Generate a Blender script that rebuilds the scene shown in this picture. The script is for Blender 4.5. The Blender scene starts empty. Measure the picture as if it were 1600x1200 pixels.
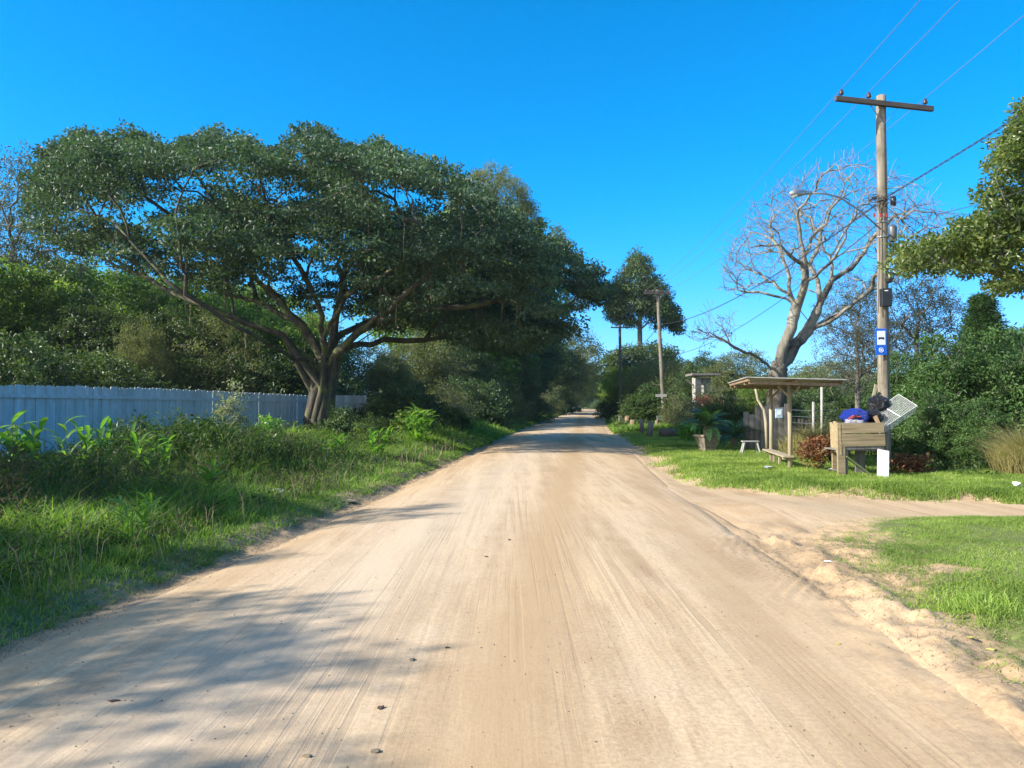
import bpy, math, random
import numpy as np
from math import radians, sin, cos, pi

# ------------------------------------------------------------------ camera, sky, sun, exposure
scene = bpy.context.scene
F = 1180.0; HZ = 638.0; CAMZ = 1.66
TH = math.atan((HZ - 600) / F)
cd = bpy.data.cameras.new('camera'); cam = bpy.data.objects.new('camera', cd)
scene.collection.objects.link(cam); scene.camera = cam
cam.location = (0, 0, CAMZ); cam.rotation_euler = (pi / 2 + TH, 0, 0)
cd.sensor_width = 36; cd.lens = 36 * F / 1600; cd.clip_start = .05; cd.clip_end = 3000
SUN_AZ, SUN_EL = 253.0, 31.0
w = bpy.data.worlds.new('World'); scene.world = w; w.use_nodes = True
nt = w.node_tree; nt.nodes.clear()
sky = nt.nodes.new('ShaderNodeTexSky'); sky.sky_type = 'NISHITA'; sky.sun_disc = False
sky.sun_elevation = radians(SUN_EL); sky.sun_rotation = radians(SUN_AZ)
sky.air_density = 1.0; sky.dust_density = .15; sky.ozone_density = 2.0; sky.altitude = 0
hs = nt.nodes.new('ShaderNodeHueSaturation'); hs.inputs['Saturation'].default_value = 1.5
hs.inputs['Hue'].default_value = .492
bg = nt.nodes.new('ShaderNodeBackground'); bg.inputs[1].default_value = .15
wo = nt.nodes.new('ShaderNodeOutputWorld')
nt.links.new(sky.outputs[0], hs.inputs['Color']); 
sp = nt.nodes.new('ShaderNodeSeparateColor'); cb = nt.nodes.new('ShaderNodeCombineColor'); nt.links.new(hs.outputs[0], sp.inputs[0])
def wm(op, a, b):
    n = nt.nodes.new('ShaderNodeMath'); n.operation = op
    for i, v in enumerate((a, b)):
        if hasattr(v, 'is_linked'): nt.links.new(v, n.inputs[i])
        else: n.inputs[i].default_value = v
    return n.outputs[0]
rr_ = wm('MULTIPLY', wm('POWER', sp.outputs[0], 1.7), .26)
nt.links.new(wm('DIVIDE', rr_, wm('ADD', 1.0, wm('DIVIDE', rr_, 2.2))), cb.inputs[0])      # a deeper, clearer blue than the plain model
nt.links.new(wm('DIVIDE', sp.outputs[1], wm('ADD', 1.0, wm('DIVIDE', sp.outputs[1], 8.0))), cb.inputs[1])
nt.links.new(sp.outputs[2], cb.inputs[2]); 
# out-of-view sky towards the sun paled to warm the shadows; the rest deep blue
tcw = nt.nodes.new('ShaderNodeTexCoord'); dp = nt.nodes.new('ShaderNodeVectorMath'); dp.operation = 'DOT_PRODUCT'
nt.links.new(tcw.outputs['Generated'], dp.inputs[0]); a_ = radians(SUN_AZ - 22); dp.inputs[1].default_value = (math.sin(a_), math.cos(a_), .15)
mr = nt.nodes.new('ShaderNodeMapRange'); mr.interpolation_type = 'SMOOTHSTEP'; nt.links.new(dp.outputs['Value'], mr.inputs[0])
mr.inputs[1].default_value = .22; mr.inputs[2].default_value = .85
h2 = nt.nodes.new('ShaderNodeHueSaturation'); h2.inputs['Saturation'].default_value = .35; h2.inputs['Value'].default_value = 1.05; nt.links.new(sky.outputs[0], h2.inputs['Color'])
mxw = nt.nodes.new('ShaderNodeMix'); mxw.data_type = 'RGBA'; nt.links.new(mr.outputs[0], mxw.inputs['Factor'])
nt.links.new(cb.outputs[0], mxw.inputs['A']); nt.links.new(h2.outputs[0], mxw.inputs['B']); nt.links.new(mxw.outputs['Result'], bg.inputs[0]); nt.links.new(bg.outputs[0], wo.inputs[0])
sd = bpy.data.lights.new('sun', 'SUN'); sd.energy = 5.0; sd.angle = radians(.53); sd.color = (1, .955, .87)
so = bpy.data.objects.new('sun', sd); scene.collection.objects.link(so)
so.rotation_euler = (radians(90 - SUN_EL), 0, -radians(SUN_AZ) + pi)
scene.view_settings.view_transform = 'Standard'; scene.view_settings.look = 'None'
scene.view_settings.exposure = .93; scene.view_settings.gamma = 1
scene.render.engine = 'CYCLES'
scene.cycles.max_bounces = 6; scene.cycles.diffuse_bounces = 3; scene.cycles.transmission_bounces = 3
scene.cycles.transparent_max_bounces = 4

C = scene.collection
R = np.random.default_rng(7)
random.seed(7)

def at(px, py, Y):
    dx = (px - 800) / F; dy = (600 - py) / F
    y = cos(TH) - dy * sin(TH); z = sin(TH) + dy * cos(TH)
    return np.array([dx / y * Y, Y, CAMZ + z / y * Y])

# ------------------------------------------------------------------ mesh helpers
class MB:
    def __init__(s): s.v = []; s.f = []; s.n = 0
    def add(s, v, *faces):
        v = np.asarray(v, float).reshape(-1, 3)
        for f in faces:
            f = np.asarray(f, int)
            if len(f): s.f.append(f + s.n)
        s.v.append(v); s.n += len(v); return s
    def box(s, c, size, rot=0, M=None):
        sx, sy, sz = [q / 2 for q in size]
        v = np.array([[x, y, z] for x in (-sx, sx) for y in (-sy, sy) for z in (-sz, sz)])
        if M is not None: v = v @ np.asarray(M).T
        if rot:
            cr, sr = cos(rot), sin(rot); v = np.c_[v[:, 0] * cr - v[:, 1] * sr, v[:, 0] * sr + v[:, 1] * cr, v[:, 2]]
        return s.add(v + np.array(c), [[0, 1, 3, 2], [4, 6, 7, 5], [0, 4, 5, 1], [2, 3, 7, 6], [0, 2, 6, 4], [1, 5, 7, 3]])
    def beam(s, a, b, w_, h_, up=(0, 0, 1)):
        a = np.array(a, float); b = np.array(b, float); t = b - a; L = np.linalg.norm(t); t /= L
        x = np.cross(t, up); x /= np.linalg.norm(x); y = np.cross(x, t)
        M = np.stack([x, t, y], 1)
        return s.box((a + b) / 2, (w_, L, h_), M=M)
    def tube(s, pts, r, n=8, cap=True):
        P = np.asarray(pts, float); m = len(P); r = np.broadcast_to(np.asarray(r, float), (m,))
        T = np.gradient(P, axis=0); T /= np.linalg.norm(T, axis=1)[:, None] + 1e-9
        ref = np.array([.31, .52, .795]) if abs(T[0] @ np.array([.31, .52, .795])) < .93 else np.array([.9, -.4, .1])
        U = np.cross(T, ref); U /= np.linalg.norm(U, axis=1)[:, None] + 1e-9
        W = np.cross(T, U)
        a = np.arange(n) * 2 * pi / n
        V = P[:, None] + r[:, None, None] * (np.cos(a)[None, :, None] * U[:, None] + np.sin(a)[None, :, None] * W[:, None])
        i = np.arange(m - 1)[:, None] * n; j = np.arange(n)[None]; k = (j + 1) % n
        q = np.stack([i + j, i + k, i + n + k, i + n + j], -1).reshape(-1, 4)
        s.add(V, q)
        if cap:
            b0 = s.n - m * n
            s.f.append(np.array([list(range(b0, b0 + n))[::-1]])); s.f.append(np.array([list(range(s.n - n, s.n))]))
        return s
    def lathe(s, c, prof, n=16):
        c = np.array(c, float)
        a = np.arange(n) * 2 * pi / n; V = []
        for r_, z in prof: V.append(np.c_[r_ * np.cos(a), r_ * np.sin(a), np.full(n, z)])
        m = len(prof); V = np.concatenate(V) + c
        i = np.arange(m - 1)[:, None] * n; j = np.arange(n)[None]; k = (j + 1) % n
        s.add(V, np.stack([i + j, i + k, i + n + k, i + n + j], -1).reshape(-1, 4))
        b0 = s.n - m * n
        s.f.append(np.array([list(range(b0, b0 + n))[::-1]])); s.f.append(np.array([list(range(s.n - n, s.n))]))
        return s
    def build(s, name, m, parent=None, smooth=False, bevel=0):
        me = bpy.data.meshes.new(name)
        V = np.concatenate(s.v).astype(np.float32)
        rt_ = parent
        while rt_ is not None and rt_.type != 'EMPTY': rt_ = rt_.parent
        if rt_ is not None: V = V - np.array(rt_.location, np.float32)
        tot = np.concatenate([np.full(len(f), f.shape[1], np.int32) for f in s.f])
        loops = np.concatenate([f.ravel() for f in s.f]).astype(np.int32)
        me.vertices.add(len(V)); me.vertices.foreach_set('co', V.ravel())
        me.loops.add(len(loops)); me.loops.foreach_set('vertex_index', loops)
        st = np.zeros(len(tot), np.int32); st[1:] = np.cumsum(tot)[:-1]
        me.polygons.add(len(tot)); me.polygons.foreach_set('loop_start', st); me.polygons.foreach_set('loop_total', tot)
        me.update(calc_edges=True)
        me.polygons.foreach_set('use_smooth', np.full(len(tot), smooth))
        me.materials.append(m)
        o = bpy.data.objects.new(name, me); C.objects.link(o)
        if parent is not None: o.parent = parent
        if bevel:
            b = o.modifiers.new('bevel', 'BEVEL'); b.width = bevel; b.segments = 2
        return o

def tag(o, label=None, cat=None, group=None, kind=None):
    if label: o['label'] = label
    if cat: o['category'] = cat
    if group: o['group'] = group
    if kind: o['kind'] = kind
    return o
def thing(name, loc, label, cat, group=None, kind=None):
    o = bpy.data.objects.new(name, None); C.objects.link(o); o.location = [float(q) for q in loc]
    o.empty_display_size = .2
    return tag(o, label, cat, group, kind)
def copy_tree(o, loc, rz=0, sc=1, label=None, group=None, src_group=None):
    r = o.copy(); C.objects.link(r); r.location = [float(q) for q in loc]; r.rotation_euler = (0, 0, rz)
    r.scale = (sc, sc, sc) if np.isscalar(sc) else sc
    if label: r['label'] = label
    if group: r['group'] = group
    for ch in list(o.children):
        c = ch.copy(); C.objects.link(c); c.parent = r
        for g in list(ch.children):
            d = g.copy(); C.objects.link(d); d.parent = c
    return r

# ------------------------------------------------------------------ noise
def _hash(ix, iy, seed):
    n = (ix.astype(np.int64) * 374761393 + iy.astype(np.int64) * 668265263 + seed * 974634777) & 0x7fffffff
    n = ((n ^ (n >> 13)) * 1274126177) & 0x7fffffff
    return ((n ^ (n >> 16)) & 0xffff) / 65535.0
def noise(x, y, seed=0):
    ix = np.floor(x); iy = np.floor(y); fx = x - ix; fy = y - iy
    fx = fx * fx * (3 - 2 * fx); fy = fy * fy * (3 - 2 * fy)
    a = _hash(ix, iy, seed); b = _hash(ix + 1, iy, seed); c = _hash(ix, iy + 1, seed); d = _hash(ix + 1, iy + 1, seed)
    return (a * (1 - fx) + b * fx) * (1 - fy) + (c * (1 - fx) + d * fx) * fy
def fbm(x, y, s=0, o=4):
    r = 0; a = .5; t = 0
    for i in range(o): r = r + a * noise(x * 2 ** i, y * 2 ** i, s + i * 17); t += a; a *= .5
    return r / t
def sm(x, a, b):
    t = np.clip((x - a) / (b - a), 0, 1); return t * t * (3 - 2 * t)

# ------------------------------------------------------------------ terrain functions
EY = np.array([-80, 0, 3.4, 5.2, 7.5, 10, 14.9, 24.5, 30, 36, 48, 70, 98, 130, 177, 220, 400])
LX = np.array([-12.4, -4.1, -3.75, -3.5, -3.2, -2.95, -2.5, -1.75, -1.3, -.85, 0, 2.3, 5.8, 9.6, 15, 19, 8])
RY = np.array([-80, 0, 3.4, 6.5, 9, 12, 15.5, 20, 26, 30, 36, 48, 70, 98, 130, 177, 220, 400])
RX = np.array([-6, 2.3, 2.55, 2.88, 3.0, 3.2, 3.4, 3.8, 4.4, 4.75, 5.25, 6.25, 8.5, 11.9, 15.7, 21, 25, 14])
def xl(y): return np.interp(y, EY, LX)
def xr(y): return np.interp(y, RY, RX)
G1 = np.array([(2.95, 2.9), (3.05, 4.5), (3.15, 5.9), (3.3, 6.8), (3.6, 8.1), (4.1, 9.6), (4.7, 10.7), (6.0, 11.25), (7.7, 11.45), (14, 11.4), (45, 11.8), (45, -60), (-3.5, -60), (2.8, 0)])
G2 = np.array([(3.95, 17.0), (4.4, 16.1), (5.1, 15.3), (6.2, 14.7), (7.6, 14.1), (9.1, 13.75), (15, 13.6), (45, 13.8), (200, 40), (300, 420), (14.5, 400), (25.5, 220), (21.5, 177), (12.4, 98), (6.75, 50), (5.7, 36), (4.75, 26), (4.2, 20)])
def sdist(x, y, poly):
    sh = x.shape; x = x.ravel(); y = y.ravel()
    d = np.full(x.shape, 1e9); ins = np.zeros(x.shape, bool)
    for i in range(len(poly)):
        ax, ay = poly[i]; bx, by = poly[(i + 1) % len(poly)]
        dx, dy = bx - ax, by - ay
        t = np.clip(((x - ax) * dx + (y - ay) * dy) / (dx * dx + dy * dy), 0, 1)
        d = np.minimum(d, np.hypot(x - ax - t * dx, y - ay - t * dy))
        cr = ((ay > y) != (by > y)) & (x < (bx - ax) * (y - ay) / (by - ay + 1e-12) + ax)
        ins ^= cr
    return np.where(ins, d, -d).reshape(sh)
def gdist(x, y):          # >0 inside grass
    x = np.asarray(x, float); y = np.asarray(y, float)
    return np.maximum(np.maximum(sdist(x, y, G1), sdist(x, y, G2)), xl(y) - .08 - x)
def gmask(x, y):
    d = gdist(x, y) + (fbm(x * 1.3, y * 1.3, 5) - .5) * 1.1 + (fbm(x * 6, y * 6, 15) - .5) * .5
    near = sm(x, 2, 3.5) * (1 - sm(y, 12, 12.6))
    m = sm(d - near * .1, -.35, .75)
    d2 = np.hypot((x - 4.15) / .5, (y - 7.2) / .38) + (fbm(x * 4, y * 4, 9) - .5) * .9
    m = m * sm(d2, .35, .8)
    return m
def rise(y):
    return np.interp(y, [-100, 45, 60, 98, 130, 177, 260, 2000], [0, 0, .06, .55, .9, 1.25, 1.45, 1.5])
def H(x, y):
    x = np.asarray(x, float); y = np.asarray(y, float)
    a, b = xl(y), xr(y); c = (a + b) / 2; hw = (b - a) / 2; t = (x - c) / hw
    z = rise(y) + .10 * np.clip(1 - t * t, -.4, 1)
    dl = a - x + (fbm(x * .9, y * .9, 3) - .5) * .5
    z = z - .03 * np.exp(-((dl + .05) / .22) ** 2) + .15 * sm(dl, .0, .55) + .06 * sm(dl, .6, 4) * (fbm(x * .5, y * .5, 11) + .3)
    g = np.maximum(sdist(x, y, G1), sdist(x, y, G2)) + (fbm(x * 1.1, y * 1.1, 31) - .5) * .5
    ng = (1 - sm(y, 10, 13)) * (x > 0)
    z = z + .15 * sm(g, -.25 - .75 * ng, .6 + .8 * ng) + .035 * ng * sm(x - b, -.9, .1) + .05 * sm(g, .6, 4) * fbm(x * .5, y * .5, 12)
    # eroded berm along the near right edge
    dr = x - b + (fbm(x * .7, y * .7, 61) - .5) * .9 + (noise(x * 3, y * 3, 62) - .5) * .25
    near = (1 - sm(y, 9.5, 11.5)) * (y > -5)
    band = np.exp(-((dr - .22) / .22) ** 2) * near
    z = z + band * (.20 * (fbm(x * 3.1, y * 3.1, 21, 4) - .25))
    z = z - .03 * np.exp(-((dr + .12) / .16) ** 2) * near * sm(fbm(x * .8, y * .8, 63), .35, .6)
    dirt = sm(dr, -.6, .5) * near * (1 - sm(g, .6, 1.4))
    z = z + dirt * (.13 * (fbm(x * 3.5, y * 3.5, 22, 4) - .45) + .03 * (noise(x * 13, y * 13, 4) - .5))
    z = z + sm(dr, -.9, .3) * near * (.022 * (fbm(x * 12, y * 12, 29, 3) - .5) + .05 * (fbm(x * 2.2, y * 1.2, 33, 3) - .5))
    bandl = np.exp(-((dl - .2) / .3) ** 2)
    z = z + bandl * (.09 * (fbm(x * 3.4, y * 3.4, 41, 4) - .5) + .03 * (noise(x * 11, y * 11, 42) - .5))
    # mouth of the side road
    z = z + .13 * np.exp(-((x - 4.3) / 1.2) ** 2 - ((y - 12.2) / 1.5) ** 2) - .05 * np.exp(-((x - 3.2 - .03 * (y - 10)) / .35) ** 2 - ((y - 11.5) / 3) ** 2)
    u = (x - 2.8) * .85 + (y - 7.1) * -.52
    v = (x - 2.8) * .47 + (y - 7.1) * .88
    z = z + .014 * np.sin(u * 2 * pi / .115 + v * .5 + noise(x * 3, y * 3, 88) * 2) * sm(1 - np.hypot(u / .45, v / .95), 0, .45) * noise(x * 5, y * 5, 89)
    for k, (ox, oy) in enumerate(((3.0, 9.9), (2.75, 9.2))):
        rr = np.hypot(x - ox - 2.2, (y - oy + 1.2))
        z = z + .004 * np.sin(rr * 2 * pi / .12) * sm(1 - np.hypot((x - ox) / .55, (y - oy) / 1.6), 0, .4)
    return z
def h1(x, y): return float(H(np.array([x]), np.array([y]))[0])

# ------------------------------------------------------------------ materials
MATS = {}
def mat(name):
    m = bpy.data.materials.new(name); m.use_nodes = True; t = m.node_tree; t.nodes.clear()
    return m, t, t.nodes.new('ShaderNodeOutputMaterial')
def N(t, typ, **kw):
    n = t.nodes.new(typ)
    for k, v in kw.items():
        if k in n.inputs: n.inputs[k].default_value = v
        else: setattr(n, k, v)
    return n
def ramp(t, fac, stops):
    r = t.nodes.new('ShaderNodeValToRGB'); e = r.color_ramp.elements
    while len(e) < len(stops): e.new(.5)
    for i, (p, c) in enumerate(stops):
        e[i].position = p; e[i].color = (*c, 1) if len(c) == 3 else c
    t.links.new(fac, r.inputs[0]); return r
def mixc(t, fac, a, b, mode='MIX'):
    n = t.nodes.new('ShaderNodeMix'); n.data_type = 'RGBA'; n.blend_type = mode
    for inp, v in ((n.inputs['Factor'], fac), (n.inputs['A'], a), (n.inputs['B'], b)):
        if hasattr(v, 'links') or hasattr(v, 'is_linked'): t.links.new(v, inp)
        elif inp.name == 'Factor': inp.default_value = v
        else: inp.default_value = (*v, 1)
    return n.outputs['Result']
def mth(t, op, a, b=None, c=None):
    n = t.nodes.new('ShaderNodeMath'); n.operation = op
    for i, v in enumerate((a, b, c)):
        if v is None: continue
        if hasattr(v, 'is_linked'): t.links.new(v, n.inputs[i])
        else: n.inputs[i].default_value = v
    return n.outputs[0]
def coords(t, scale=(1, 1, 1), loc=(0, 0, 0), rot=(0, 0, 0), out='Object'):
    tc = t.nodes.new('ShaderNodeTexCoord'); mp = t.nodes.new('ShaderNodeMapping')
    mp.inputs['Scale'].default_value = scale; mp.inputs['Location'].default_value = loc; mp.inputs['Rotation'].default_value = rot
    t.links.new(tc.outputs[out], mp.inputs[0]); return mp.outputs[0]
def nz(t, vec, sc, det=4, rough=.55, dist=0):
    n = t.nodes.new('ShaderNodeTexNoise'); n.inputs['Scale'].default_value = sc; n.inputs['Detail'].default_value = det
    n.inputs['Roughness'].default_value = rough; n.inputs['Distortion'].default_value = dist
    t.links.new(vec, n.inputs['Vector']); return n.outputs['Fac']

def leaf_mat(name, c1, c2, c3=None, trans=.35, rough=.45, spec=.4, nscale=.6):
    m, t, out = mat(name)
    g = t.nodes.new('ShaderNodeNewGeometry')
    r = ramp(t, g.outputs['Random Per Island'], [(0, c1), (.75, c2), (1, c3 or c2)])
    n = nz(t, coords(t), nscale, 3)
    col = mixc(t, ramp(t, n, [(.35, (0, 0, 0)), (.65, (1, 1, 1))]).outputs[0], r.outputs[0], tuple(q * .62 for q in c1))
    p = N(t, 'ShaderNodeBsdfPrincipled', Roughness=rough); p.inputs['Specular IOR Level'].default_value = spec
    t.links.new(col, p.inputs['Base Color'])
    tr = t.nodes.new('ShaderNodeBsdfTranslucent')
    t.links.new(mixc(t, 1.0, col, (1.6, 1.75, .7), 'MULTIPLY'), tr.inputs[0])
    mx = t.nodes.new('ShaderNodeMixShader'); mx.inputs[0].default_value = trans
    t.links.new(p.outputs[0], mx.inputs[1]); t.links.new(tr.outputs[0], mx.inputs[2]); t.links.new(mx.outputs[0], out.inputs[0])
    return m

def bark_mat(name, c1, c2, moss=None, mossamt=.5, sc=6, bump=.6):
    m, t, out = mat(name)
    v = coords(t, (1, 1, .22)); n = nz(t, v, sc, 6, .65)
    col = ramp(t, n, [(.3, c1), (.7, c2)]).outputs[0]
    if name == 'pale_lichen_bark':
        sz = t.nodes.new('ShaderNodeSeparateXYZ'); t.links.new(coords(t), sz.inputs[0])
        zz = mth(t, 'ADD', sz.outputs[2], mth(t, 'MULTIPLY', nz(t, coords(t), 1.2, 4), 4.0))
        col = mixc(t, ramp(t, mth(t, 'DIVIDE', zz, 12.0), [(.40, (.75, .75, .75)), (.62, (0, 0, 0))]).outputs[0], col, (.085, .07, .05))  # lower trunk darkened by height: the fig's shade put into the bark colour
    if moss:
        n2 = nz(t, coords(t), 1.4, 5, .6)
        col = mixc(t, ramp(t, n2, [(mossamt, (0, 0, 0)), (mossamt + .12, (1, 1, 1))]).outputs[0], col, moss)
    p = N(t, 'ShaderNodeBsdfPrincipled', Roughness=.9); t.links.new(col, p.inputs['Base Color'])
    b = N(t, 'ShaderNodeBump', Strength=bump, Distance=.04); t.links.new(n, b.inputs['Height']); t.links.new(b.outputs[0], p.inputs['Normal'])
    t.links.new(p.outputs[0], out.inputs[0]); return m

def wood_mat(name, c1, c2, axis=2, sc=14, rough=.85, dirt=None):
    m, t, out = mat(name)
    s = [1, 1, 1]; s[axis] = .06
    g = t.nodes.new('ShaderNodeNewGeometry')
    n = nz(t, coords(t, tuple(s)), sc, 6, .65, .3)
    col = ramp(t, n, [(.28, c1), (.7, c2)]).outputs[0]
    isl = ramp(t, g.outputs['Random Per Island'], [(0, (.72, .72, .74)), (1, (1.1, 1.08, 1.04))]).outputs[0]
    col = mixc(t, 1.0, col, isl, 'MULTIPLY')
    if dirt: col = mixc(t, ramp(t, nz(t, coords(t), 2.2, 5, .6), [(.5, (0, 0, 0)), (.68, (.8, .8, .8))]).outputs[0], col, dirt)
    p = N(t, 'ShaderNodeBsdfPrincipled', Roughness=rough); t.links.new(col, p.inputs['Base Color'])
    b = N(t, 'ShaderNodeBump', Strength=.4, Distance=.01); t.links.new(n, b.inputs['Height']); t.links.new(b.outputs[0], p.inputs['Normal'])
    t.links.new(p.outputs[0], out.inputs[0]); return m

def plain(name, c, rough=.6, metal=0, var=.25, sc=8):
    m, t, out = mat(name)
    n = nz(t, coords(t), sc, 5)
    col = ramp(t, n, [(.25, tuple(q * (1 - var) for q in c)), (.75, tuple(min(1, q * (1 + var * .5)) for q in c))]).outputs[0]
    p = N(t, 'ShaderNodeBsdfPrincipled', Roughness=rough, Metallic=metal); t.links.new(col, p.inputs['Base Color'])
    b = N(t, 'ShaderNodeBump', Strength=.15, Distance=.01); t.links.new(n, b.inputs['Height']); t.links.new(b.outputs[0], p.inputs['Normal'])
    t.links.new(p.outputs[0], out.inputs[0]); return m

def sand_nodes(t):
    """sandy dirt colour + height, in world coordinates (road direction is about (0.105,1))"""
    v = coords(t)
    vs = coords(t, (1, .075, 1), rot=(0, 0, radians(6)))
    big = nz(t, v, .22, 4); med = nz(t, v, 1.3, 5, .6); fine = nz(t, v, 34, 7, .75); grit = nz(t, v, 150, 2, .6)
    st = nz(t, vs, 1.9, 5, .6); st2 = nz(t, vs, 9, 5, .65); st3 = nz(t, vs, 30, 3, .6)
    pale = mixc(t, ramp(t, big, [(.35, (0, 0, 0)), (.65, (1, 1, 1))]).outputs[0], (.60, .445, .285), (.64, .46, .265))
    col = mixc(t, ramp(t, st, [(.44, (0, 0, 0)), (.62, (1, 1, 1))]).outputs[0], pale, (.43, .295, .165))
    col = mixc(t, ramp(t, st2, [(.51, (0, 0, 0)), (.64, (.5, .5, .5))]).outputs[0], col, (.42, .285, .165))
    col = mixc(t, ramp(t, med, [(.42, (0, 0, 0)), (.72, (.6, .6, .6))]).outputs[0], col, (.64, .48, .31))
    grc = ramp(t, fine, [(.25, (.66, .64, .62)), (.75, (1.18, 1.18, 1.18))]).outputs[0]
    col = mixc(t, 1.0, col, grc, 'MULTIPLY')
    pb = ramp(t, nz(t, v, 85, 3, .6), [(.66, (0, 0, 0)), (.72, (.7, .7, .7))]).outputs[0]
    col = mixc(t, pb, col, (.23, .17, .12))
    ln = nz(t, coords(t, (1, .012, 1), rot=(0, 0, radians(5.6))), 17, 3, .55); lm = nz(t, coords(t, (1, .15, 1)), .8, 3)
    lines = mth(t, 'MULTIPLY', ramp(t, ln, [(.50, (0, 0, 0)), (.58, (1, 1, 1))]).outputs[0], ramp(t, lm, [(.42, (0, 0, 0)), (.62, (.55, .55, .55))]).outputs[0])
    col = mixc(t, lines, col, (.37, .255, .15))
    hgt = mth(t, 'ADD', mth(t, 'MULTIPLY', fine, .35), mth(t, 'MULTIPLY', grit, .15))
    hgt = mth(t, 'ADD', hgt, mth(t, 'MULTIPLY', st2, .35))
    hgt = mth(t, 'ADD', hgt, mth(t, 'MULTIPLY', st3, .15))
    hgt = mth(t, 'ADD', hgt, mth(t, 'MULTIPLY', med, .9))
    hgt = mth(t, 'SUBTRACT', hgt, mth(t, 'MULTIPLY', lines, .45))
    return col, hgt
def ground_mat():
    m, t, out = mat('ground_soil'); col, hgt = sand_nodes(t)
    at_ = t.nodes.new('ShaderNodeAttribute'); at_.attribute_name = 'grass'
    at3 = t.nodes.new('ShaderNodeAttribute'); at3.attribute_name = 'worn'; inr = at3.outputs['Fac']
    # brown wheel-worn strips measured across the road
    tc = t.nodes.new('ShaderNodeTexCoord'); sx = t.nodes.new('ShaderNodeSeparateXYZ'); t.links.new(tc.outputs['Object'], sx.inputs[0])
    tt = mth(t, 'SUBTRACT', sx.outputs[0], mth(t, 'MULTIPLY', sx.outputs[1], .095))
    wob = nz(t, coords(t, (1, .35, 1)), .9, 4, .6)
    tt = mth(t, 'ADD', tt, mth(t, 'MULTIPLY', mth(t, 'SUBTRACT', wob, .5), .55))
    def strip(c, w_):
        d = mth(t, 'ABSOLUTE', mth(t, 'SUBTRACT', tt, c))
        return mth(t, 'SUBTRACT', 1.0, mth(t, 'SMOOTH_MIN', mth(t, 'DIVIDE', d, w_), 1.0, .3))
    s = mth(t, 'ADD', mth(t, 'MULTIPLY', strip(-.42, .55), 1.0), mth(t, 'MULTIPLY', strip(1.35, .5), .6))
    s = mth(t, 'ADD', s, mth(t, 'MULTIPLY', strip(-3.9, .8), .9))
    s = mth(t, 'ADD', s, mth(t, 'MULTIPLY', strip(2.05, .3), .5))
    s = mth(t, 'MINIMUM', s, .85)
    s = mth(t, 'MULTIPLY', s, inr)
    col = mixc(t, s, col, (.44, .295, .16))
    gr = mth(t, 'MULTIPLY', mth(t, 'MULTIPLY', strip(-2.0, 1.3), .55), inr)
    col = mixc(t, gr, col, (.55, .44, .32))
    v = coords(t)
    n = nz(t, v, 3.2, 6, .65); n2 = nz(t, v, 20, 4, .7)
    soil = ramp(t, n2, [(.3, (.14, .12, .06)), (.5, (.12, .15, .045)), (.75, (.22, .25, .08))]).outputs[0]
    dry = ramp(t, n, [(.35, (0, 0, 0)), (.75, (.6, .6, .6))]).outputs[0]
    soil = mixc(t, dry, soil, (.17, .155, .07))
    brown = mixc(t, ramp(t, n2, [(.3, (0, 0, 0)), (.7, (1, 1, 1))]).outputs[0], (.25, .16, .09), (.47, .33, .19))
    at2 = t.nodes.new('ShaderNodeAttribute'); at2.attribute_name = 'loose'
    col = mixc(t, at2.outputs['Fac'], col, brown)
    f = mth(t, 'ADD', at_.outputs['Fac'], mth(t, 'MULTIPLY', mth(t, 'SUBTRACT', n2, .5), .7))
    col = mixc(t, ramp(t, f, [(.35, (0, 0, 0)), (.65, (1, 1, 1))]).outputs[0], col, soil)
    p = N(t, 'ShaderNodeBsdfPrincipled', Roughness=.95); t.links.new(col, p.inputs['Base Color'])
    p.inputs['Specular IOR Level'].default_value = .15
    b = N(t, 'ShaderNodeBump', Strength=.6, Distance=.012); t.links.new(hgt, b.inputs['Height']); t.links.new(b.outputs[0], p.inputs['Normal'])
    t.links.new(p.outputs[0], out.inputs[0]); return m
M_ground = ground_mat()
M_fig = leaf_mat('fig_leaves', (.062, .112, .058), (.095, .155, .075), (.135, .18, .09), .25, .5, .32, .35)
M_green = leaf_mat('green_leaves', (.13, .22, .045), (.23, .33, .07), (.34, .40, .11), .4, .5, .35)
M_dark = leaf_mat('dark_leaves', (.06, .11, .035), (.10, .155, .05), (.16, .20, .06), .28, .45, .4)
M_olive = leaf_mat('olive_leaves', (.13, .155, .06), (.21, .23, .09), (.33, .31, .15), .35, .55, .3)
M_grey = leaf_mat('grey_green_leaves', (.08, .10, .065), (.14, .16, .10), (.22, .22, .15), .3, .5, .4)
M_pale = leaf_mat('pale_grey_leaves', (.20, .23, .14), (.32, .34, .22), (.42, .42, .30), .4, .5, .4)
M_hedge = leaf_mat('hedge_leaves', (.06, .13, .03), (.10, .18, .045), (.17, .24, .07), .3, .5, .35)
M_near = leaf_mat('broad_yellow_green_leaves', (.10, .15, .035), (.17, .22, .05), (.31, .31, .08), .35, .4, .5, 1.2)
M_grass = leaf_mat('lawn_grass', (.21, .32, .055), (.34, .44, .09), (.50, .48, .22), .4, .6, .25, .9)
M_tall = leaf_mat('tall_grass', (.13, .24, .04), (.26, .39, .065), (.44, .42, .18), .45, .55, .3, .8)
M_weed = leaf_mat('weed_leaves', (.045, .09, .025), (.09, .16, .035), (.22, .22, .08), .35, .55, .25, 1.6)
M_dryweed = leaf_mat('withered_weeds', (.10, .08, .045), (.17, .14, .07), (.12, .15, .05), .25, .7, .15, 1.6)
M_lush = leaf_mat('lush_broad_leaves', (.12, .26, .04), (.20, .36, .06), (.28, .40, .09), .5, .4, .5, 1.0)
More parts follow.
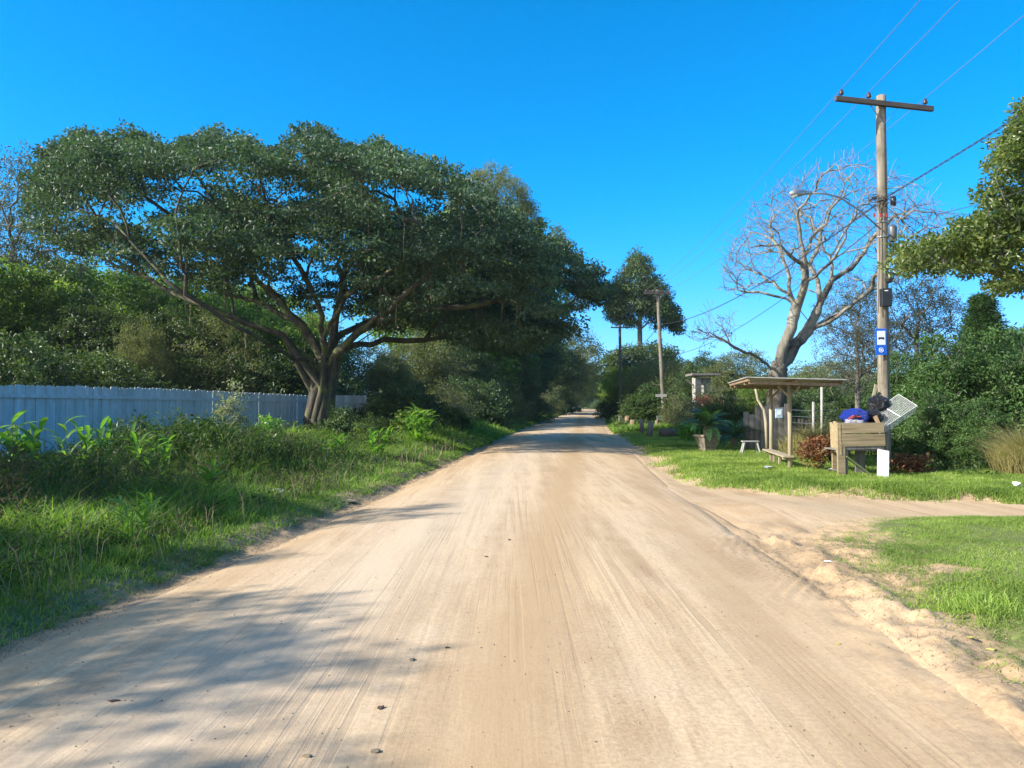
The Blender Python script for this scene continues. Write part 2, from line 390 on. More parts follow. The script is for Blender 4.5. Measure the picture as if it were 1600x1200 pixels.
M_cycad = leaf_mat('palm_fronds', (.04, .10, .03), (.065, .14, .04), (.10, .17, .05), .3, .35, .5, 1.0)
M_drygrass = leaf_mat('dry_straw_grass', (.30, .25, .11), (.42, .36, .17), (.22, .26, .09), .4, .7, .2)
M_rust = leaf_mat('rusty_leaves', (.16, .06, .03), (.28, .12, .05), (.20, .17, .06), .35, .5, .3, 2)
M_litter = leaf_mat('dry_litter', (.26, .20, .13), (.40, .33, .23), (.16, .12, .08), .1, .8, .2, 2)
M_bark = bark_mat('fig_bark', (.03, .027, .02), (.12, .10, .072), (.12, .13, .04), .50, 6, .9)
M_bark2 = bark_mat('grey_bark', (.09, .08, .065), (.24, .21, .18))
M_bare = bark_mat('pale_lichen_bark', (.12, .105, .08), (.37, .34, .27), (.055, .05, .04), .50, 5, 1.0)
M_root = bark_mat('hanging_roots', (.08, .06, .045), (.2, .15, .10), None, .5, 8)
M_pole = wood_mat('weathered_pole_wood', (.075, .065, .05), (.34, .29, .22), 2, 13, .9, (.10, .085, .06))
M_poled = wood_mat('dark_pole_wood', (.05, .042, .036), (.14, .12, .10), 2, 10)
M_arm = wood_mat('dark_crossarm_wood', (.05, .04, .035), (.13, .105, .09), 0, 12)
M_plank = wood_mat('old_yellow_plank', (.19, .14, .075), (.46, .36, .21), 0, 16)
M_post = wood_mat('pale_post_wood', (.25, .20, .13), (.52, .44, .31), 2, 14)
M_greyw = wood_mat('grey_board_wood', (.10, .09, .08), (.26, .24, .215), 2, 12)
M_rafter = wood_mat('stained_rafter_wood', (.13, .085, .05), (.33, .24, .15), 1, 14)
M_log = wood_mat('log_wood', (.14, .09, .05), (.34, .24, .14), 2, 10)
M_blackm = plain('black_plastic', (.025, .025, .028), .45)
def crumple(name, c, rough):
    m, t, out = mat(name); p = N(t, 'ShaderNodeBsdfPrincipled', Roughness=rough); p.inputs['Base Color'].default_value = (*c, 1)
    v = t.nodes.new('ShaderNodeTexVoronoi'); v.inputs['Scale'].default_value = 11; v.feature = 'DISTANCE_TO_EDGE'; wv = coords(t)
    nn = t.nodes.new('ShaderNodeTexNoise'); nn.inputs['Scale'].default_value = 9; nn.inputs['Detail'].default_value = 4; t.links.new(wv, nn.inputs['Vector'])
    vm = t.nodes.new('ShaderNodeVectorMath'); vm.operation = 'ADD'; t.links.new(wv, vm.inputs[0]); t.links.new(nn.outputs['Color'], vm.inputs[1]); t.links.new(vm.outputs[0], v.inputs['Vector'])
    hh_ = mth(t, 'ADD', v.outputs[0], mth(t, 'MULTIPLY', nn.outputs['Fac'], .8))
    b = N(t, 'ShaderNodeBump', Strength=1.0, Distance=.06); t.links.new(hh_, b.inputs['Height']); t.links.new(b.outputs[0], p.inputs['Normal']); t.links.new(p.outputs[0], out.inputs[0]); return m
M_insul = plain('brown_porcelain', (.07, .035, .03), .3)
M_metal = plain('galvanised_metal', (.42, .43, .44), .4, .7)
M_wire = plain('cable_black', (.05, .05, .055), .5)
M_wirel = plain('aluminium_wire', (.20, .21, .23), .5, .2)
M_red = plain('red_plastic', (.55, .04, .05), .5)
M_blue = crumple('blue_plastic_bag', (.015, .045, .40), .45)
M_white = plain('white_painted', (.72, .72, .70), .6, 0, .12)
M_whiteb = crumple('white_plastic_bag', (.62, .60, .66), .4)
M_blackb = crumple('black_bin_bag', (.02, .02, .024), .3)
M_orange = plain('orange_print', (.55, .10, .05), .5)
M_signb = plain('sign_blue', (.01, .12, .62), .4, 0, .08)
M_signw = plain('sign_white', (.78, .80, .82), .4, 0, .05)
M_signd = plain('sign_dark', (.03, .035, .06), .5)
M_conc = plain('concrete', (.36, .34, .30), .9, 0, .35, 5)
M_concd = plain('mossy_concrete', (.20, .17, .12), .9, 0, .5, 5)
M_pot = plain('old_brown_concrete', (.23, .19, .14), .9, 0, .5, 6)
M_stool = plain('worn_grey_paint', (.42, .41, .38), .8, 0, .4, 9)
M_cement = plain('fibre_cement', (.40, .38, .34), .85, 0, .3, 4)
M_gravel = leaf_mat('gravel_stones', (.30, .23, .16), (.48, .39, .28), (.24, .19, .14), 0, .9, .1, 2)
M_glass = plain('lamp_glass', (.5, .52, .52), .2)

# ------------------------------------------------------------------ ground, road, side road
def grid_mesh(name, X, Y, Z, m, attrs=None, keep=None):
    ny, nx = X.shape
    V = np.stack([X, Y, Z], -1).reshape(-1, 3)
    i = np.arange(ny - 1)[:, None] * nx + np.arange(nx - 1)[None]
    q = np.stack([i, i + 1, i + nx + 1, i + nx], -1).reshape(-1, 4)
    b = MB(); b.add(V, q); o = b.build(name, m, None, True)
    for k, a in (attrs or {}).items():
        at_ = o.data.attributes.new(k, 'FLOAT', 'POINT'); at_.data.foreach_set('value', a.astype(np.float32).ravel())
    return o
def axis(lo, hi, c0, c1, step, g):
    a = [c0]
    while a[-1] < c1: a.append(a[-1] + step)
    s = step
    while a[-1] < hi: s *= g; a.append(a[-1] + s)
    b = [c0]; s = step
    while b[-1] > lo: s *= g; b.append(b[-1] - s)
    return np.array(b[::-1] + a[1:])
def loose_f(X, Y):
    n_ = (fbm(X * .9, Y * .5, 71) - .5) * 1.6 + (fbm(X * 4, Y * 3, 72) - .5) * .5
    return np.clip(sm(X + n_ - (xr(Y) - 3.0), 2.2, 3.3) * (1 - sm(Y, 8, 12) * .6) * (Y > -3) * (Y < 60) * .85 + .9 * np.exp(-((xl(Y) - X - .12 + n_ * .2) / .34) ** 2), 0, 1)
def worn_f(X, Y): return np.clip(np.minimum(sm(X, xl(Y), xl(Y) + .6), 1 - sm(X + (fbm(X * 2, Y * .7, 73) - .5), xr(Y) - .7, xr(Y) + .1)), 0, 1)
gx = axis(-900, 900, -5.0, 5.8, .04, 1.045)
ya = [2.2]
while ya[-1] < 1500: ya.append(ya[-1] + max(.022, ya[-1] * .0075) if ya[-1] < 250 else ya[-1] * 1.06)
yb = [2.2]; s_ = .03
while yb[-1] > -400: s_ *= 1.08; yb.append(yb[-1] - s_)
gy = np.array(yb[::-1] + ya[1:])
X, Y = np.meshgrid(gx, gy); Z = H(X, Y)
a, b = xl(Y), xr(Y)
inroad = np.minimum(sm(X, a + .02, a + .35), 1 - sm(X, b - .35, b - .02))
SFAR = [(3.0, 16.3), (4.4, 15.6), (6.2, 14.5), (9.1, 13.6), (15, 13.45), (45, 13.7)]
SNEAR = [(3.0, 9.2), (4.6, 10.5), (6.2, 11.25), (9.1, 11.45), (15, 11.5), (45, 11.9)]
sn = np.interp(X, [p[0] for p in SNEAR], [p[1] for p in SNEAR]); sf = np.interp(X, [p[0] for p in SFAR], [p[1] for p in SFAR])
inside = np.minimum(sm(Y, sn + .05, sn + .4), 1 - sm(Y, sf - .4, sf - .05)) * ((X > 3.2) & (X < 44))
g_o = grid_mesh('ground', X, Y, Z - .05 * np.maximum(inroad, inside), M_ground, {'grass': np.maximum(gmask(X, Y), .5 * np.exp(-((xl(Y) - X - .22) / .26) ** 2)), 'loose': loose_f(X, Y), 'worn': worn_f(X, Y)})  # dark brown strip on the left bank, its shade put into the colour
tag(g_o, 'grassy and earthy ground on both sides of the dirt road', None, None, 'structure')
rt = np.linspace(0, 1, 170); ry = [-60.0]
while ry[-1] < 390: ry.append(ry[-1] + (1.5 if ry[-1] < 0 else max(.025, ry[-1] * .009)))
ry = np.array(ry)
T_, Y = np.meshgrid(rt, ry); X = xl(Y) + (xr(Y) - xl(Y)) * T_
e = np.minimum(T_, 1 - T_) * (xr(Y) - xl(Y))
tag(grid_mesh('road', X, Y, H(X, Y) + .004 - .03 * (1 - sm(e, 0, .25)), M_ground, {'grass': np.zeros_like(X), 'loose': loose_f(X, Y), 'worn': worn_f(X, Y)}), 'pale sandy dirt road running away between the trees', None, None, 'structure')
sx_ = axis(3.0, 44, 3.0, 9, .05, 1.03); sx_ = sx_[sx_ >= 3.0]; st_ = np.linspace(0, 1, 60)
X, T_ = np.meshgrid(sx_, st_)
sn = np.interp(X, [p[0] for p in SNEAR], [p[1] for p in SNEAR]); sf = np.interp(X, [p[0] for p in SFAR], [p[1] for p in SFAR])
Y = sn + (sf - sn) * T_; e = np.minimum(np.minimum(T_, 1 - T_) * (sf - sn), X - 3.0)
tag(grid_mesh('side_road', X, Y, H(X, Y) + .007 - .035 * (1 - sm(e, 0, .3)), M_ground, {'grass': np.zeros_like(X), 'loose': loose_f(X, Y) * .5 + .1, 'worn': worn_f(X, Y)}), 'narrow sandy side road joining from the right', None, None, 'structure')

# ------------------------------------------------------------------ leaves & branches
def unit(v): return v / (np.linalg.norm(v, axis=-1, keepdims=True) + 1e-9)
def leaves(b, cen, n_per, spread, L, W, rng, droop=.0, flat=.6, asp=(1, 1, .7)):
    """rhombic folded leaves scattered round cluster centres"""
    cen = np.asarray(cen); n = len(cen) * n_per
    c = np.repeat(cen, n_per, 0)
    off = unit(rng.normal(size=(n, 3))) * (rng.random((n, 1)) ** .55) * spread * np.array(asp)
    p = c + off
    d = unit(rng.normal(size=(n, 3)) + off / spread * .8 + np.array([0, 0, -droop]))
    up = unit(rng.normal(size=(n, 3)) * (1 - flat) + np.array([0, 0, flat]) + off / spread * .4)
    s = unit(np.cross(d, up)); u = np.cross(s, d)
    l = L * rng.uniform(.6, 1.25, (n, 1)); w_ = W * rng.uniform(.7, 1.2, (n, 1))
    v = np.stack([p, p + d * l * .45 + s * w_ * .5 + u * w_ * .12, p + d * l - u * l * .12, p + d * l * .45 - s * w_ * .5 + u * w_ * .12], 1)
    i = np.arange(n)[:, None] * 4
    b.add(v, np.concatenate([i + np.array([[0, 1, 2]]), i + np.array([[0, 2, 3]])]))
    return b

def grow(seedP, seedpar, pts, step, rng, wlen=.25, wang=.5, jit=.12, curve=.35):
    cap = len(seedP) + len(pts) * 14 + 10
    A = np.zeros((cap, 3)); D = np.zeros((cap, 3)); Ln = np.zeros(cap); par = np.full(cap, -1)
    n = len(seedP)
    for i, p in enumerate(seedP):
        A[i] = p; q = seedpar[i]; par[i] = q
        if q >= 0: D[i] = unit(A[i] - A[q]); Ln[i] = Ln[q] + np.linalg.norm(A[i] - A[q])
        else: D[i] = (0, 0, 1)
    ok = np.zeros(cap, bool); ok[:n] = True; ok[0] = False
    for p in pts:
        dv = p - A[:n]; d = np.sqrt((dv ** 2).sum(1)) + 1e-6
        ca = (dv * D[:n]).sum(1) / d
        cost = d * (1 + wang * (1 - ca)) + wlen * Ln[:n] + (~ok[:n]) * 1e6
        j = int(cost.argmin()); dj = d[j]
        if dj < step * .3: continue
        k = min(12, max(1, int(round(dj / step))))
        a0 = A[j].copy(); c1 = a0 + D[j] * dj * curve if curve > .3 else (a0 + p) / 2 + D[j] * dj * curve * .5; prev = j
        for q in range(1, k + 1):
            if n >= cap: break
            t = q / k; pt = (1 - t) ** 2 * a0 + 2 * t * (1 - t) * c1 + t * t * p
            if q < k: pt = pt + rng.normal(size=3) * jit * min(step, dj / k)
            A[n] = pt; par[n] = prev; D[n] = unit(pt - A[prev]); Ln[n] = Ln[prev] + np.linalg.norm(pt - A[prev]); ok[n] = True
            prev = n; n += 1
    return A[:n], par[:n]

def limb_mesh(A, par, tip, e, minr=0, sides=None, rootr=None, flare=0, zmul=None, cut=0):
    n = len(A); s = np.zeros(n); has = np.zeros(n, bool)
    kids = [[] for _ in range(n)]
    for i in range(n):
        if par[i] >= 0: kids[par[i]].append(i)
    for i in range(n - 1, -1, -1):
        if not kids[i]: s[i] = max(s[i], tip ** e)
        if par[i] >= 0: s[par[i]] += s[i]
    # seed nodes may be out of order only if par > i, never here
    r = s ** (1 / e)
    if rootr: r = r * 1.0; k = rootr / r[0]; r = np.where(r > tip * 2, r * (1 + (k - 1) * np.clip((r - tip * 2) / (r[0] - tip * 2), 0, 1)), r)
    b = MB(); stack = [(0, None)]
    while stack:
        i, p0 = stack.pop()
        ch = [i] if p0 is None else [p0, i]
        cur = i
        while kids[cur]:
            ks = sorted(kids[cur], key=lambda q: -r[q])
            for o_ in ks[1:]: stack.append((o_, cur))
            cur = ks[0]; ch.append(cur)
        if len(ch) < 2: continue
        rr = r[ch].copy()
        if p0 is not None: rr[0] = min(rr[0], rr[1] * 1.25)
        rr[-1] *= .5
        if rr[:2].max() < cut: continue
        if p0 is None and flare: rr[0] *= flare; 
        m = rr.max(); sd_ = 12 if m > .2 else 7 if m > .06 else 5 if m > .02 else 3
        b.tube(A[ch], np.maximum(rr, minr), sd_, False)
    return b, r

def env(top, bot, Yc, rad, n, rng, power=.7, squash=.35, test=True):
    """points in a crown whose outline (photo pixels) is known, at depth Yc, depth radius rad"""
    tx = np.array([p[0] for p in top]); ty = np.array([p[1] for p in top])
    bx = np.array([p[0] for p in bot]); by = np.array([p[1] for p in bot])
    x0, x1 = max(tx[0], bx[0]), min(tx[-1], bx[-1]); out = []
    while len(out) < n:
        px = rng.uniform(x0, x1); t, b_ = np.interp(px, tx, ty), np.interp(px, bx, by)
        if rng.random() > (b_ - t) / (by.max() - ty.min()) * 1.5 + .15: continue
        u = (px - (x0 + x1) / 2) / ((x1 - x0) / 2)
        ry_ = rad * math.sqrt(max(.04, 1 - u * u)); q = rng.uniform(-1, 1); 
        f = rng.random() ** power
        c = at(px, b_ + (t - b_) * f, Yc); m_ = at(px, (b_ * .55 + t * .45), Yc)
        k = math.sqrt(1 - q * q * .9); c[2] = m_[2] + (c[2] - m_[2]) * (squash + (1 - squash) * k)
        c[1] += q * ry_
        if test:
            cx = c[0] / c[1] * F + 800; cy = HZ - (c[2] - CAMZ) / c[1] * F
            if cx < x0 or cx > x1 or cy < np.interp(cx, tx, ty) or cy > np.interp(cx, bx, by) + 6: continue
        out.append(c)
    return np.array(out)

def seeds(chains, Yc):
    """chains of (px,py,dy) photo pixels; the first chain starts at the root, the others start at the named node"""
    P = []; par = []
    for st, ch in chains:
        prev = st
        for k, c in enumerate(ch):
            P.append(at(c[0], c[1], Yc + (c[2] if len(c) > 2 else 0))); par.append(prev); prev = len(P) - 1
    return P, par
def smooth_seed(P, par, rng, sub=3, jit=.06):
    """subdivide seed edges so that limbs wiggle"""
    nP = []; npar = []; idx = {}
    for i, p in enumerate(P):
        q = par[i]
        if q < 0: nP.append(np.array(p)); npar.append(-1); idx[i] = 0; continue
        a = P[q]; L = np.linalg.norm(np.array(p) - a); prev = idx[q]
        for s in range(1, sub + 1):
            t = s / sub; pt = np.array(a) * (1 - t) + np.array(p) * t
            if s < sub: pt = pt + rng.normal(size=3) * jit * L / sub
            nP.append(pt); npar.append(prev); prev = len(nP) - 1
        idx[i] = prev
    return nP, npar

# ------------------------------------------------------------------ the great fig tree
def fig_tree():
    rng = np.random.default_rng(11); Yc = 33.0
    base = at(497, 690, Yc); base[2] = h1(base[0], Yc) - .1
    root = thing('fig_tree', base, 'huge spreading fig tree with dense dark crown arching over the dirt road', 'tree')
    ch = [(-1, [(497, 700), (500, 650), (506, 600), (508, 575)]),                                   # 0-3
          (2, [(482, 560, -.4), (440, 522, -1.2), (385, 505, -1.5), (320, 478, -2), (250, 448, -1), (180, 415, 0), (110, 380, 1), (60, 350, 1)]),    # 4-11
          (3, [(490, 535, .3), (462, 500, .6), (420, 455, 1.2), (360, 405, 2), (290, 350, 2), (200, 290, 1), (110, 240, 0)]),   # 12-18
          (3, [(505, 530, -.6), (497, 475, -1), (470, 420, -2), (430, 360, -3), (400, 290, -3)]),      # 19-23
          (3, [(522, 530, .6), (528, 480, 1.5), (540, 420, 2), (520, 340, 2.5), (495, 250, 2)]),       # 24-28
          (19, [(540, 462, -2.6), (578, 440, -4), (640, 400, -4.5), (700, 350, -4)]),                   # 29-32
          (3, [(538, 543, -.6), (575, 510, -1.5), (640, 488, -2.5), (715, 480, -3), (790, 468, -3), (860, 440, -2), (920, 440, -1)]),   # 33-39
          (24, [(570, 505, 3), (640, 460, 4), (720, 420, 5), (790, 380, 5)]),
          (33, [(600, 530, 2), (690, 527, 3), (770, 520, 3), (850, 500, 2)]),
          (13, [(400, 470, 3), (300, 440, 5), (200, 400, 6), (120, 330, 5)]),
          (4, [(420, 540, -4), (350, 500, -6), (260, 440, -7), (180, 350, -6)]),
          (34, [(620, 470, -6), (700, 400, -7), (780, 350, -6)])]
    P, par = seeds(ch, Yc); P, par = smooth_seed(P, par, rng, 3, .10)
    top = [(42, 340), (75, 245), (130, 215), (180, 232), (215, 210), (270, 240), (340, 214), (420, 243), (492, 205), (550, 236), (600, 228), (650, 255), (700, 272), (760, 312), (830, 362), (880, 395), (925, 420), (945, 450)]
    bot = [(42, 368), (110, 392), (200, 425), (300, 455), (400, 478), (500, 492), (600, 515), (700, 535), (760, 548), (820, 560), (880, 540), (925, 508), (945, 480)]
    pts = env(top, bot, Yc, 10, 4600, rng, .78, .42)
    q1 = fbm(pts[:, 0] * .42 + pts[:, 2] * .30, pts[:, 1] * .35 - pts[:, 2] * 1.0 + 40, 91, 4); ppx = pts[:, 0] / pts[:, 1] * F + 800
    hfrac = (HZ - (pts[:, 2] - CAMZ) / pts[:, 1] * F)
    pts = pts[rng.random(len(pts)) < sm(q1, .405, .50) * (1 - .30 * (1 - sm(ppx, 250, 430))) + .05]
    A, pr = grow(P, par, pts, .55, rng, .12, .9, .22, .15)
    b, r = limb_mesh(A, pr, .013, 2.3, 0, rootr=.45, flare=1.3)
    # fused buttress stems round the trunk
    for k in range(11):
        a = k * 2 * pi / 11 + rng.uniform(-.2, .2); q = base + np.array([cos(a) * .72, sin(a) * .72, 0])
        m1 = at(499, 655, Yc) + np.array([cos(a) * .50, sin(a) * .5, 0]); m2 = at(504, 612, Yc) + np.array([cos(a + .3) * .40, sin(a + .3) * .4, 0])
        tgt = P[3 * rng.integers(3, 7)] if k % 2 else at(508 + cos(a) * 22, 560, Yc + sin(a) * .7)
        b.tube([q, (q + m1) / 2 + np.array([-cos(a), -sin(a), 0]) * .14, m1, m2, (m2 + tgt) / 2, tgt], [.20, .17, .17, .18, .15, .08], 9, False)
    b.build('trunk', M_bark, root, True)
    cr = MB()
    keep = pts
    leaves(cr, keep, 74, .60, .18, .095, rng, .1, .45, (1.25, 1.25, .36))
    # a fringe of fine sprays along the outline
    fr = []
    for px in np.linspace(45, 942, 420):
        t = np.interp(px, [p[0] for p in top], [p[1] for p in top]) + 34 * (fbm(np.array([px / 28.]), np.array([3.]), 6, 3)[0] - .45)
        if rng.random() < .85: fr.append(at(px + rng.normal() * 4, t + rng.uniform(-10, 16), Yc + rng.uniform(-3, 3)))
    leaves(cr, np.array(fr), 34, .42, .2, .11, rng, .0, .4, (1, 1, .8))
    # ragged sprays that stick out of the outline, each on its own twig
    tw = MB(); sp_ = []
    for k in range(95):
        px = rng.uniform(42, 330) if k % 2 else rng.uniform(42, 940); t = np.interp(px, [p[0] for p in top], [p[1] for p in top]); dy = rng.uniform(-4, 4)
        ox = (px - 500) / 450 * rng.uniform(6, 26) + rng.normal() * 5; oy = -rng.uniform(2, 16)
        if px < 110 and k % 4 == 1: t += rng.uniform(10, 100); oy *= .3; px = rng.uniform(48, 75)
        a0 = at(px - ox * 1.2, t + 26, Yc + dy); a1 = at(px + ox * .7, t + oy * .8, Yc + dy)
        tw.tube([a0, (a0 + a1) / 2 + [0, 0, .05], a1], [.03, .018, .006], 4, False)
        for q in np.linspace(.25, 1, 5): sp_.append(a0 + (a1 - a0) * q + rng.normal(size=3) * .08)
    leaves(cr, np.array(sp_), 34, .30, .17, .085, rng, .0, .4, (1.2, 1.2, .55))
    tag(tw.build('twigs', M_bark, root), kind='stuff')
    cr.build('crown', M_fig, root)
    # hanging aerial roots and vines
    hr = MB(); low = A[(r[:len(A)] > .03)]; 
    for k in range(520):
        p = low[rng.integers(len(low))]
        if p[2] < 4.2 or abs(p[0] + 7) > 11: continue
        L = rng.uniform(.3, 1.5); z = np.linspace(0, -L, 5)
        q = p + np.c_[rng.normal(size=5).cumsum() * .03, rng.normal(size=5).cumsum() * .03, z]
        hr.tube(q, rng.uniform(.005, .014), 3, False)
    tag(hr.build('aerial_roots', M_root, root), kind='stuff')
fig_tree()

# ------------------------------------------------------------------ bare tree behind the shelter
def bare_tree():
    rng = np.random.default_rng(5); Yc = 29.5
    base = at(1212, 690, Yc); base[2] = h1(base[0], Yc) - .05
    root = thing('bare_tree', base, 'tall leafless tree with pale twisted branches behind the bus shelter', 'tree')
    ch = [(-1, [(1211, 705), (1211, 640), (1215, 590), (1218, 572)]),          # 0-3
          (3, [(1222, 545), (1237, 512), (1243, 483), (1234, 455), (1233, 432), (1222, 395), (1200, 365), (1180, 345)]),   # 4-11
          (3, [(1231, 562, .2), (1244, 536, .3), (1263, 517, .4), (1277, 485, .4), (1287, 463, .4), (1300, 437, .5), (1297, 400, .8), (1312, 375, 1), (1330, 345, 1), (1335, 300, .6), (1322, 270, .3)]),  # 12-22
          (14, [(1297, 502, -.4), (1330, 478, -.8), (1355, 458, -1), (1364, 447, -1), (1364, 433, -1.1), (1377, 420, -1.3)]),  # 23-28
          (2, [(1198, 568, -.2), (1182, 557, -.5), (1167, 552, -.8), (1148, 543, -1), (1130, 530, -1.2), (1110, 520, -1.3)]),    # 29-34
          (6, [(1258, 440, -.8), (1256, 400, -1), (1250, 360, -1.3), (1240, 325, -1.5)]),   # 35-38
          (15, [(1278, 440, 1.2), (1265, 415, 1.4), (1280, 380, 1.7), (1292, 330, 2)]),  # 39-42
          (17, [(1330, 420, 1), (1350, 395, 1.2), (1372, 360, 1.4), (1400, 335, 1.5), (1430, 330, 1.5)]),  # 43-47
          (14, [(1290, 500, 1.3), (1340, 468, 1.8), (1395, 440, 2.2), (1440, 390, 2.4), (1465, 350, 2.6)]),
          (13, [(1262, 500, -1.3), (1240, 470, -1.8), (1210, 440, -2.2), (1180, 420, -2.4)]),
          (20, [(1355, 320, .6), (1385, 285, .3)])]
    P, par = seeds(ch, Yc); P, par = smooth_seed(P, par, rng, 3, .09)
    top = [(1130, 425), (1145, 365), (1190, 308), (1235, 280), (1290, 250), (1330, 240), (1380, 250), (1430, 275), (1485, 330)]
    bot = [(1130, 450), (1180, 468), (1240, 440), (1300, 440), (1380, 452), (1440, 420), (1485, 350)]
    pts = env(top, bot, Yc, 4.4, 1700, rng, .8, .5)
    p2 = env([(1078, 515), (1105, 480), (1150, 500)], [(1078, 530), (1110, 545), (1150, 535)], Yc - 1.2, .8, 90, rng, .8)
    pts = np.concatenate([pts[:1500], p2, pts[1500:]])
    A, pr = grow(P, par, pts, .34, rng, .10, .9, .20, .05)
    # twigs: a short forked spray at each tip
    tips = set(range(len(A))) - set(pr.tolist()); eP = [A]; ep = [pr]; n = len(A)
    for i in tips:
        d = unit(A[i] - A[pr[i]])
        for k in range(1 + (i % 3 == 0)):
            dd = unit(d + rng.normal(size=3) * .4 + np.array([0, 0, .15])); L = rng.uniform(.14, .34)
            q1 = A[i] + dd * L; q2 = q1 + unit(dd + rng.normal(size=3) * .35 + np.array([0, 0, .2])) * L * .9
            eP.append(np.array([q1, q2])); ep.append(np.array([i, n])); n += 2
    A = np.concatenate(eP); pr = np.concatenate(ep)
    b, r = limb_mesh(A, pr, .0068, 2.35, .006, rootr=.36, flare=1.35)
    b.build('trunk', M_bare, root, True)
    fr = MB(); leaves(fr, p2[rng.random(len(p2)) < .12], 10, .16, .09, .05, rng); fr.build('leftover_leaves', M_olive, root)
bare_tree()

# ------------------------------------------------------------------ generic tree prototypes (metres, at origin)
def proto(name, label, cat, hgt, rad, trunk_h, n, leafm, barkm, L, W, n_per, spread, seed, tipr=.01, rootr=None, shape='round', flat=.4, droop=.1, lean=0, asp=(1, 1, .7), part='crown', stems=1, group=None):
    rng = np.random.default_rng(seed)
    root = thing(name, (0, 0, 0), label, cat, group)
    P = [np.array([0., 0, -.15])]; par = [-1]
    if stems == 1:
        for k in range(1, 7):
            P.append(np.array([lean * k / 6 + rng.normal() * .04 * k * .3, rng.normal() * .04 * k * .3, (trunk_h + (hgt - trunk_h) * .55) * k / 6])); par.append(k - 1)
    else:
        for s in range(stems):
            a = rng.uniform(0, 2 * pi); P.append(np.array([cos(a) * rad * .15, sin(a) * rad * .15, hgt * .15])); par.append(0)
            P.append(np.array([cos(a) * rad * .35, sin(a) * rad * .35, hgt * .45])); par.append(len(P) - 2)
    pts = []
    lob = rng.normal(size=(7, 3)); lob = unit(lob)
    while len(pts) < n:
        v = unit(rng.normal(size=3)); q = rng.random() ** .45
        k = 1 + .28 * max(0, (lob @ v).max() - .55) / .45 - .16
        if shape == 'round': p = np.array([v[0] * rad * q * k, v[1] * rad * q * k, trunk_h + (hgt - trunk_h) * (.5 + .5 * v[2] * q * k)])
        elif shape == 'tall':
            z = rng.random(); rr = rad * (1 - z) ** .6 * (.55 + .45 * math.sin(z * 19 + seed)) if z > .15 else rad * (.4 + z * 3)
            a = rng.uniform(0, 2 * pi); q2 = rng.random() ** .5; p = np.array([cos(a) * rr * q2, sin(a) * rr * q2, trunk_h + (hgt - trunk_h) * z])
        elif shape == 'cone':
            z = rng.random() ** 1.2; rr = rad * (1 - z) + .1; a = rng.uniform(0, 2 * pi); q2 = rng.random() ** .4
            p = np.array([cos(a) * rr * q2, sin(a) * rr * q2, trunk_h + (hgt - trunk_h) * z])
        elif shape == 'mound':
            v[2] = abs(v[2]); p = np.array([v[0] * rad * q * k, v[1] * rad * q * k, .12 + (hgt - .12) * v[2] * q * k + .05])
        if shape != 'mound': p[0] += lean
        pts.append(p)
    pts = np.array(pts)
    A, pr = grow(P, par, pts, max(.25, rad * .1), rng, .15, .6, .15)
    b, r = limb_mesh(A, pr, tipr, 2.3, 0, rootr=rootr or hgt * .022, flare=1.4, cut=tipr * 1.05)
    b.build('trunk' if stems == 1 else 'stems', barkm, root, True)
    if n_per:
        c = MB(); leaves(c, pts, n_per, spread, L, W, rng, droop, flat, asp); c.build(part, leafm, root)
    return root
def place(pr_, first, px, Y, hgt_px_top, base_h, rz, label, group=None, wide=1, cat=None):
    """put a tree so that its top is at photo row hgt_px_top"""
    X = (px - 800) / F * Y; z = h1(X, Y); top = CAMZ + (HZ - hgt_px_top) / F * Y
    s = (top - z) / base_h
    sc = (s * wide, s * wide, s)
    if first:
        pr_.location = (X, Y, z); pr_.rotation_euler = (0, 0, rz); pr_.scale = sc; pr_['label'] = label
        if group: pr_['group'] = group
        return pr_
    return copy_tree(pr_, (X, Y, z), rz, sc, label, group)
class Kind:
    def __init__(s, hgt, **kw): s.h = hgt; s.kw = kw; s.root = None
    def put(s, px, Y, top, rz, label, group=None, wide=1):
        f = s.root is None
        if f: s.root = proto(hgt=s.h, label=label, **s.kw)
        return place(s.root, f, px, Y, top, s.h, rz, label, group, wide)

K_broad = Kind(10, name='broadleaf_tree', cat='tree', rad=4.6, trunk_h=1.6, n=750, leafm=M_green, barkm=M_bark2, L=.26, W=.13, n_per=55, spread=.72, seed=21, asp=(1, 1, .6))
K_dark = Kind(10, name='dark_tree', cat='tree', rad=4.4, trunk_h=1.2, n=700, leafm=M_dark, barkm=M_bark2, L=.24, W=.12, n_per=55, spread=.7, seed=22, asp=(1, 1, .6))
K_olive = Kind(9, name='olive_green_tree', cat='tree', rad=4.2, trunk_h=1.0, n=650, leafm=M_olive, barkm=M_bark2, L=.2, W=.09, n_per=50, spread=.62, seed=23)
K_sparse = Kind(12, name='sparse_tree', cat='tree', rad=4.2, trunk_h=3.0, n=800, leafm=M_grey, barkm=M_bark2, L=.14, W=.065, n_per=30, spread=.45, seed=24, tipr=.012)
K_euc = Kind(21, name='eucalyptus_tree', cat='tree', rad=5.2, trunk_h=4.5, n=420, leafm=M_dark, barkm=M_bark2, L=.42, W=.13, n_per=90, spread=1.25, seed=25, shape='tall', droop=.5, flat=.2, asp=(1, 1, .75))
K_cone = Kind(9, name='conifer_tree', cat='tree', rad=2.3, trunk_h=.8, n=900, leafm=M_hedge, barkm=M_bark2, L=.2, W=.05, n_per=45, spread=.45, seed=26, shape='cone', asp=(1, 1, .45))
K_bush = Kind(3.2, name='leafy_bush', cat='bush', rad=2.3, trunk_h=0, n=420, leafm=M_weed, barkm=M_bark2, L=.16, W=.075, n_per=50, spread=.36, seed=27, shape='mound', stems=6, part='foliage', rootr=.05)
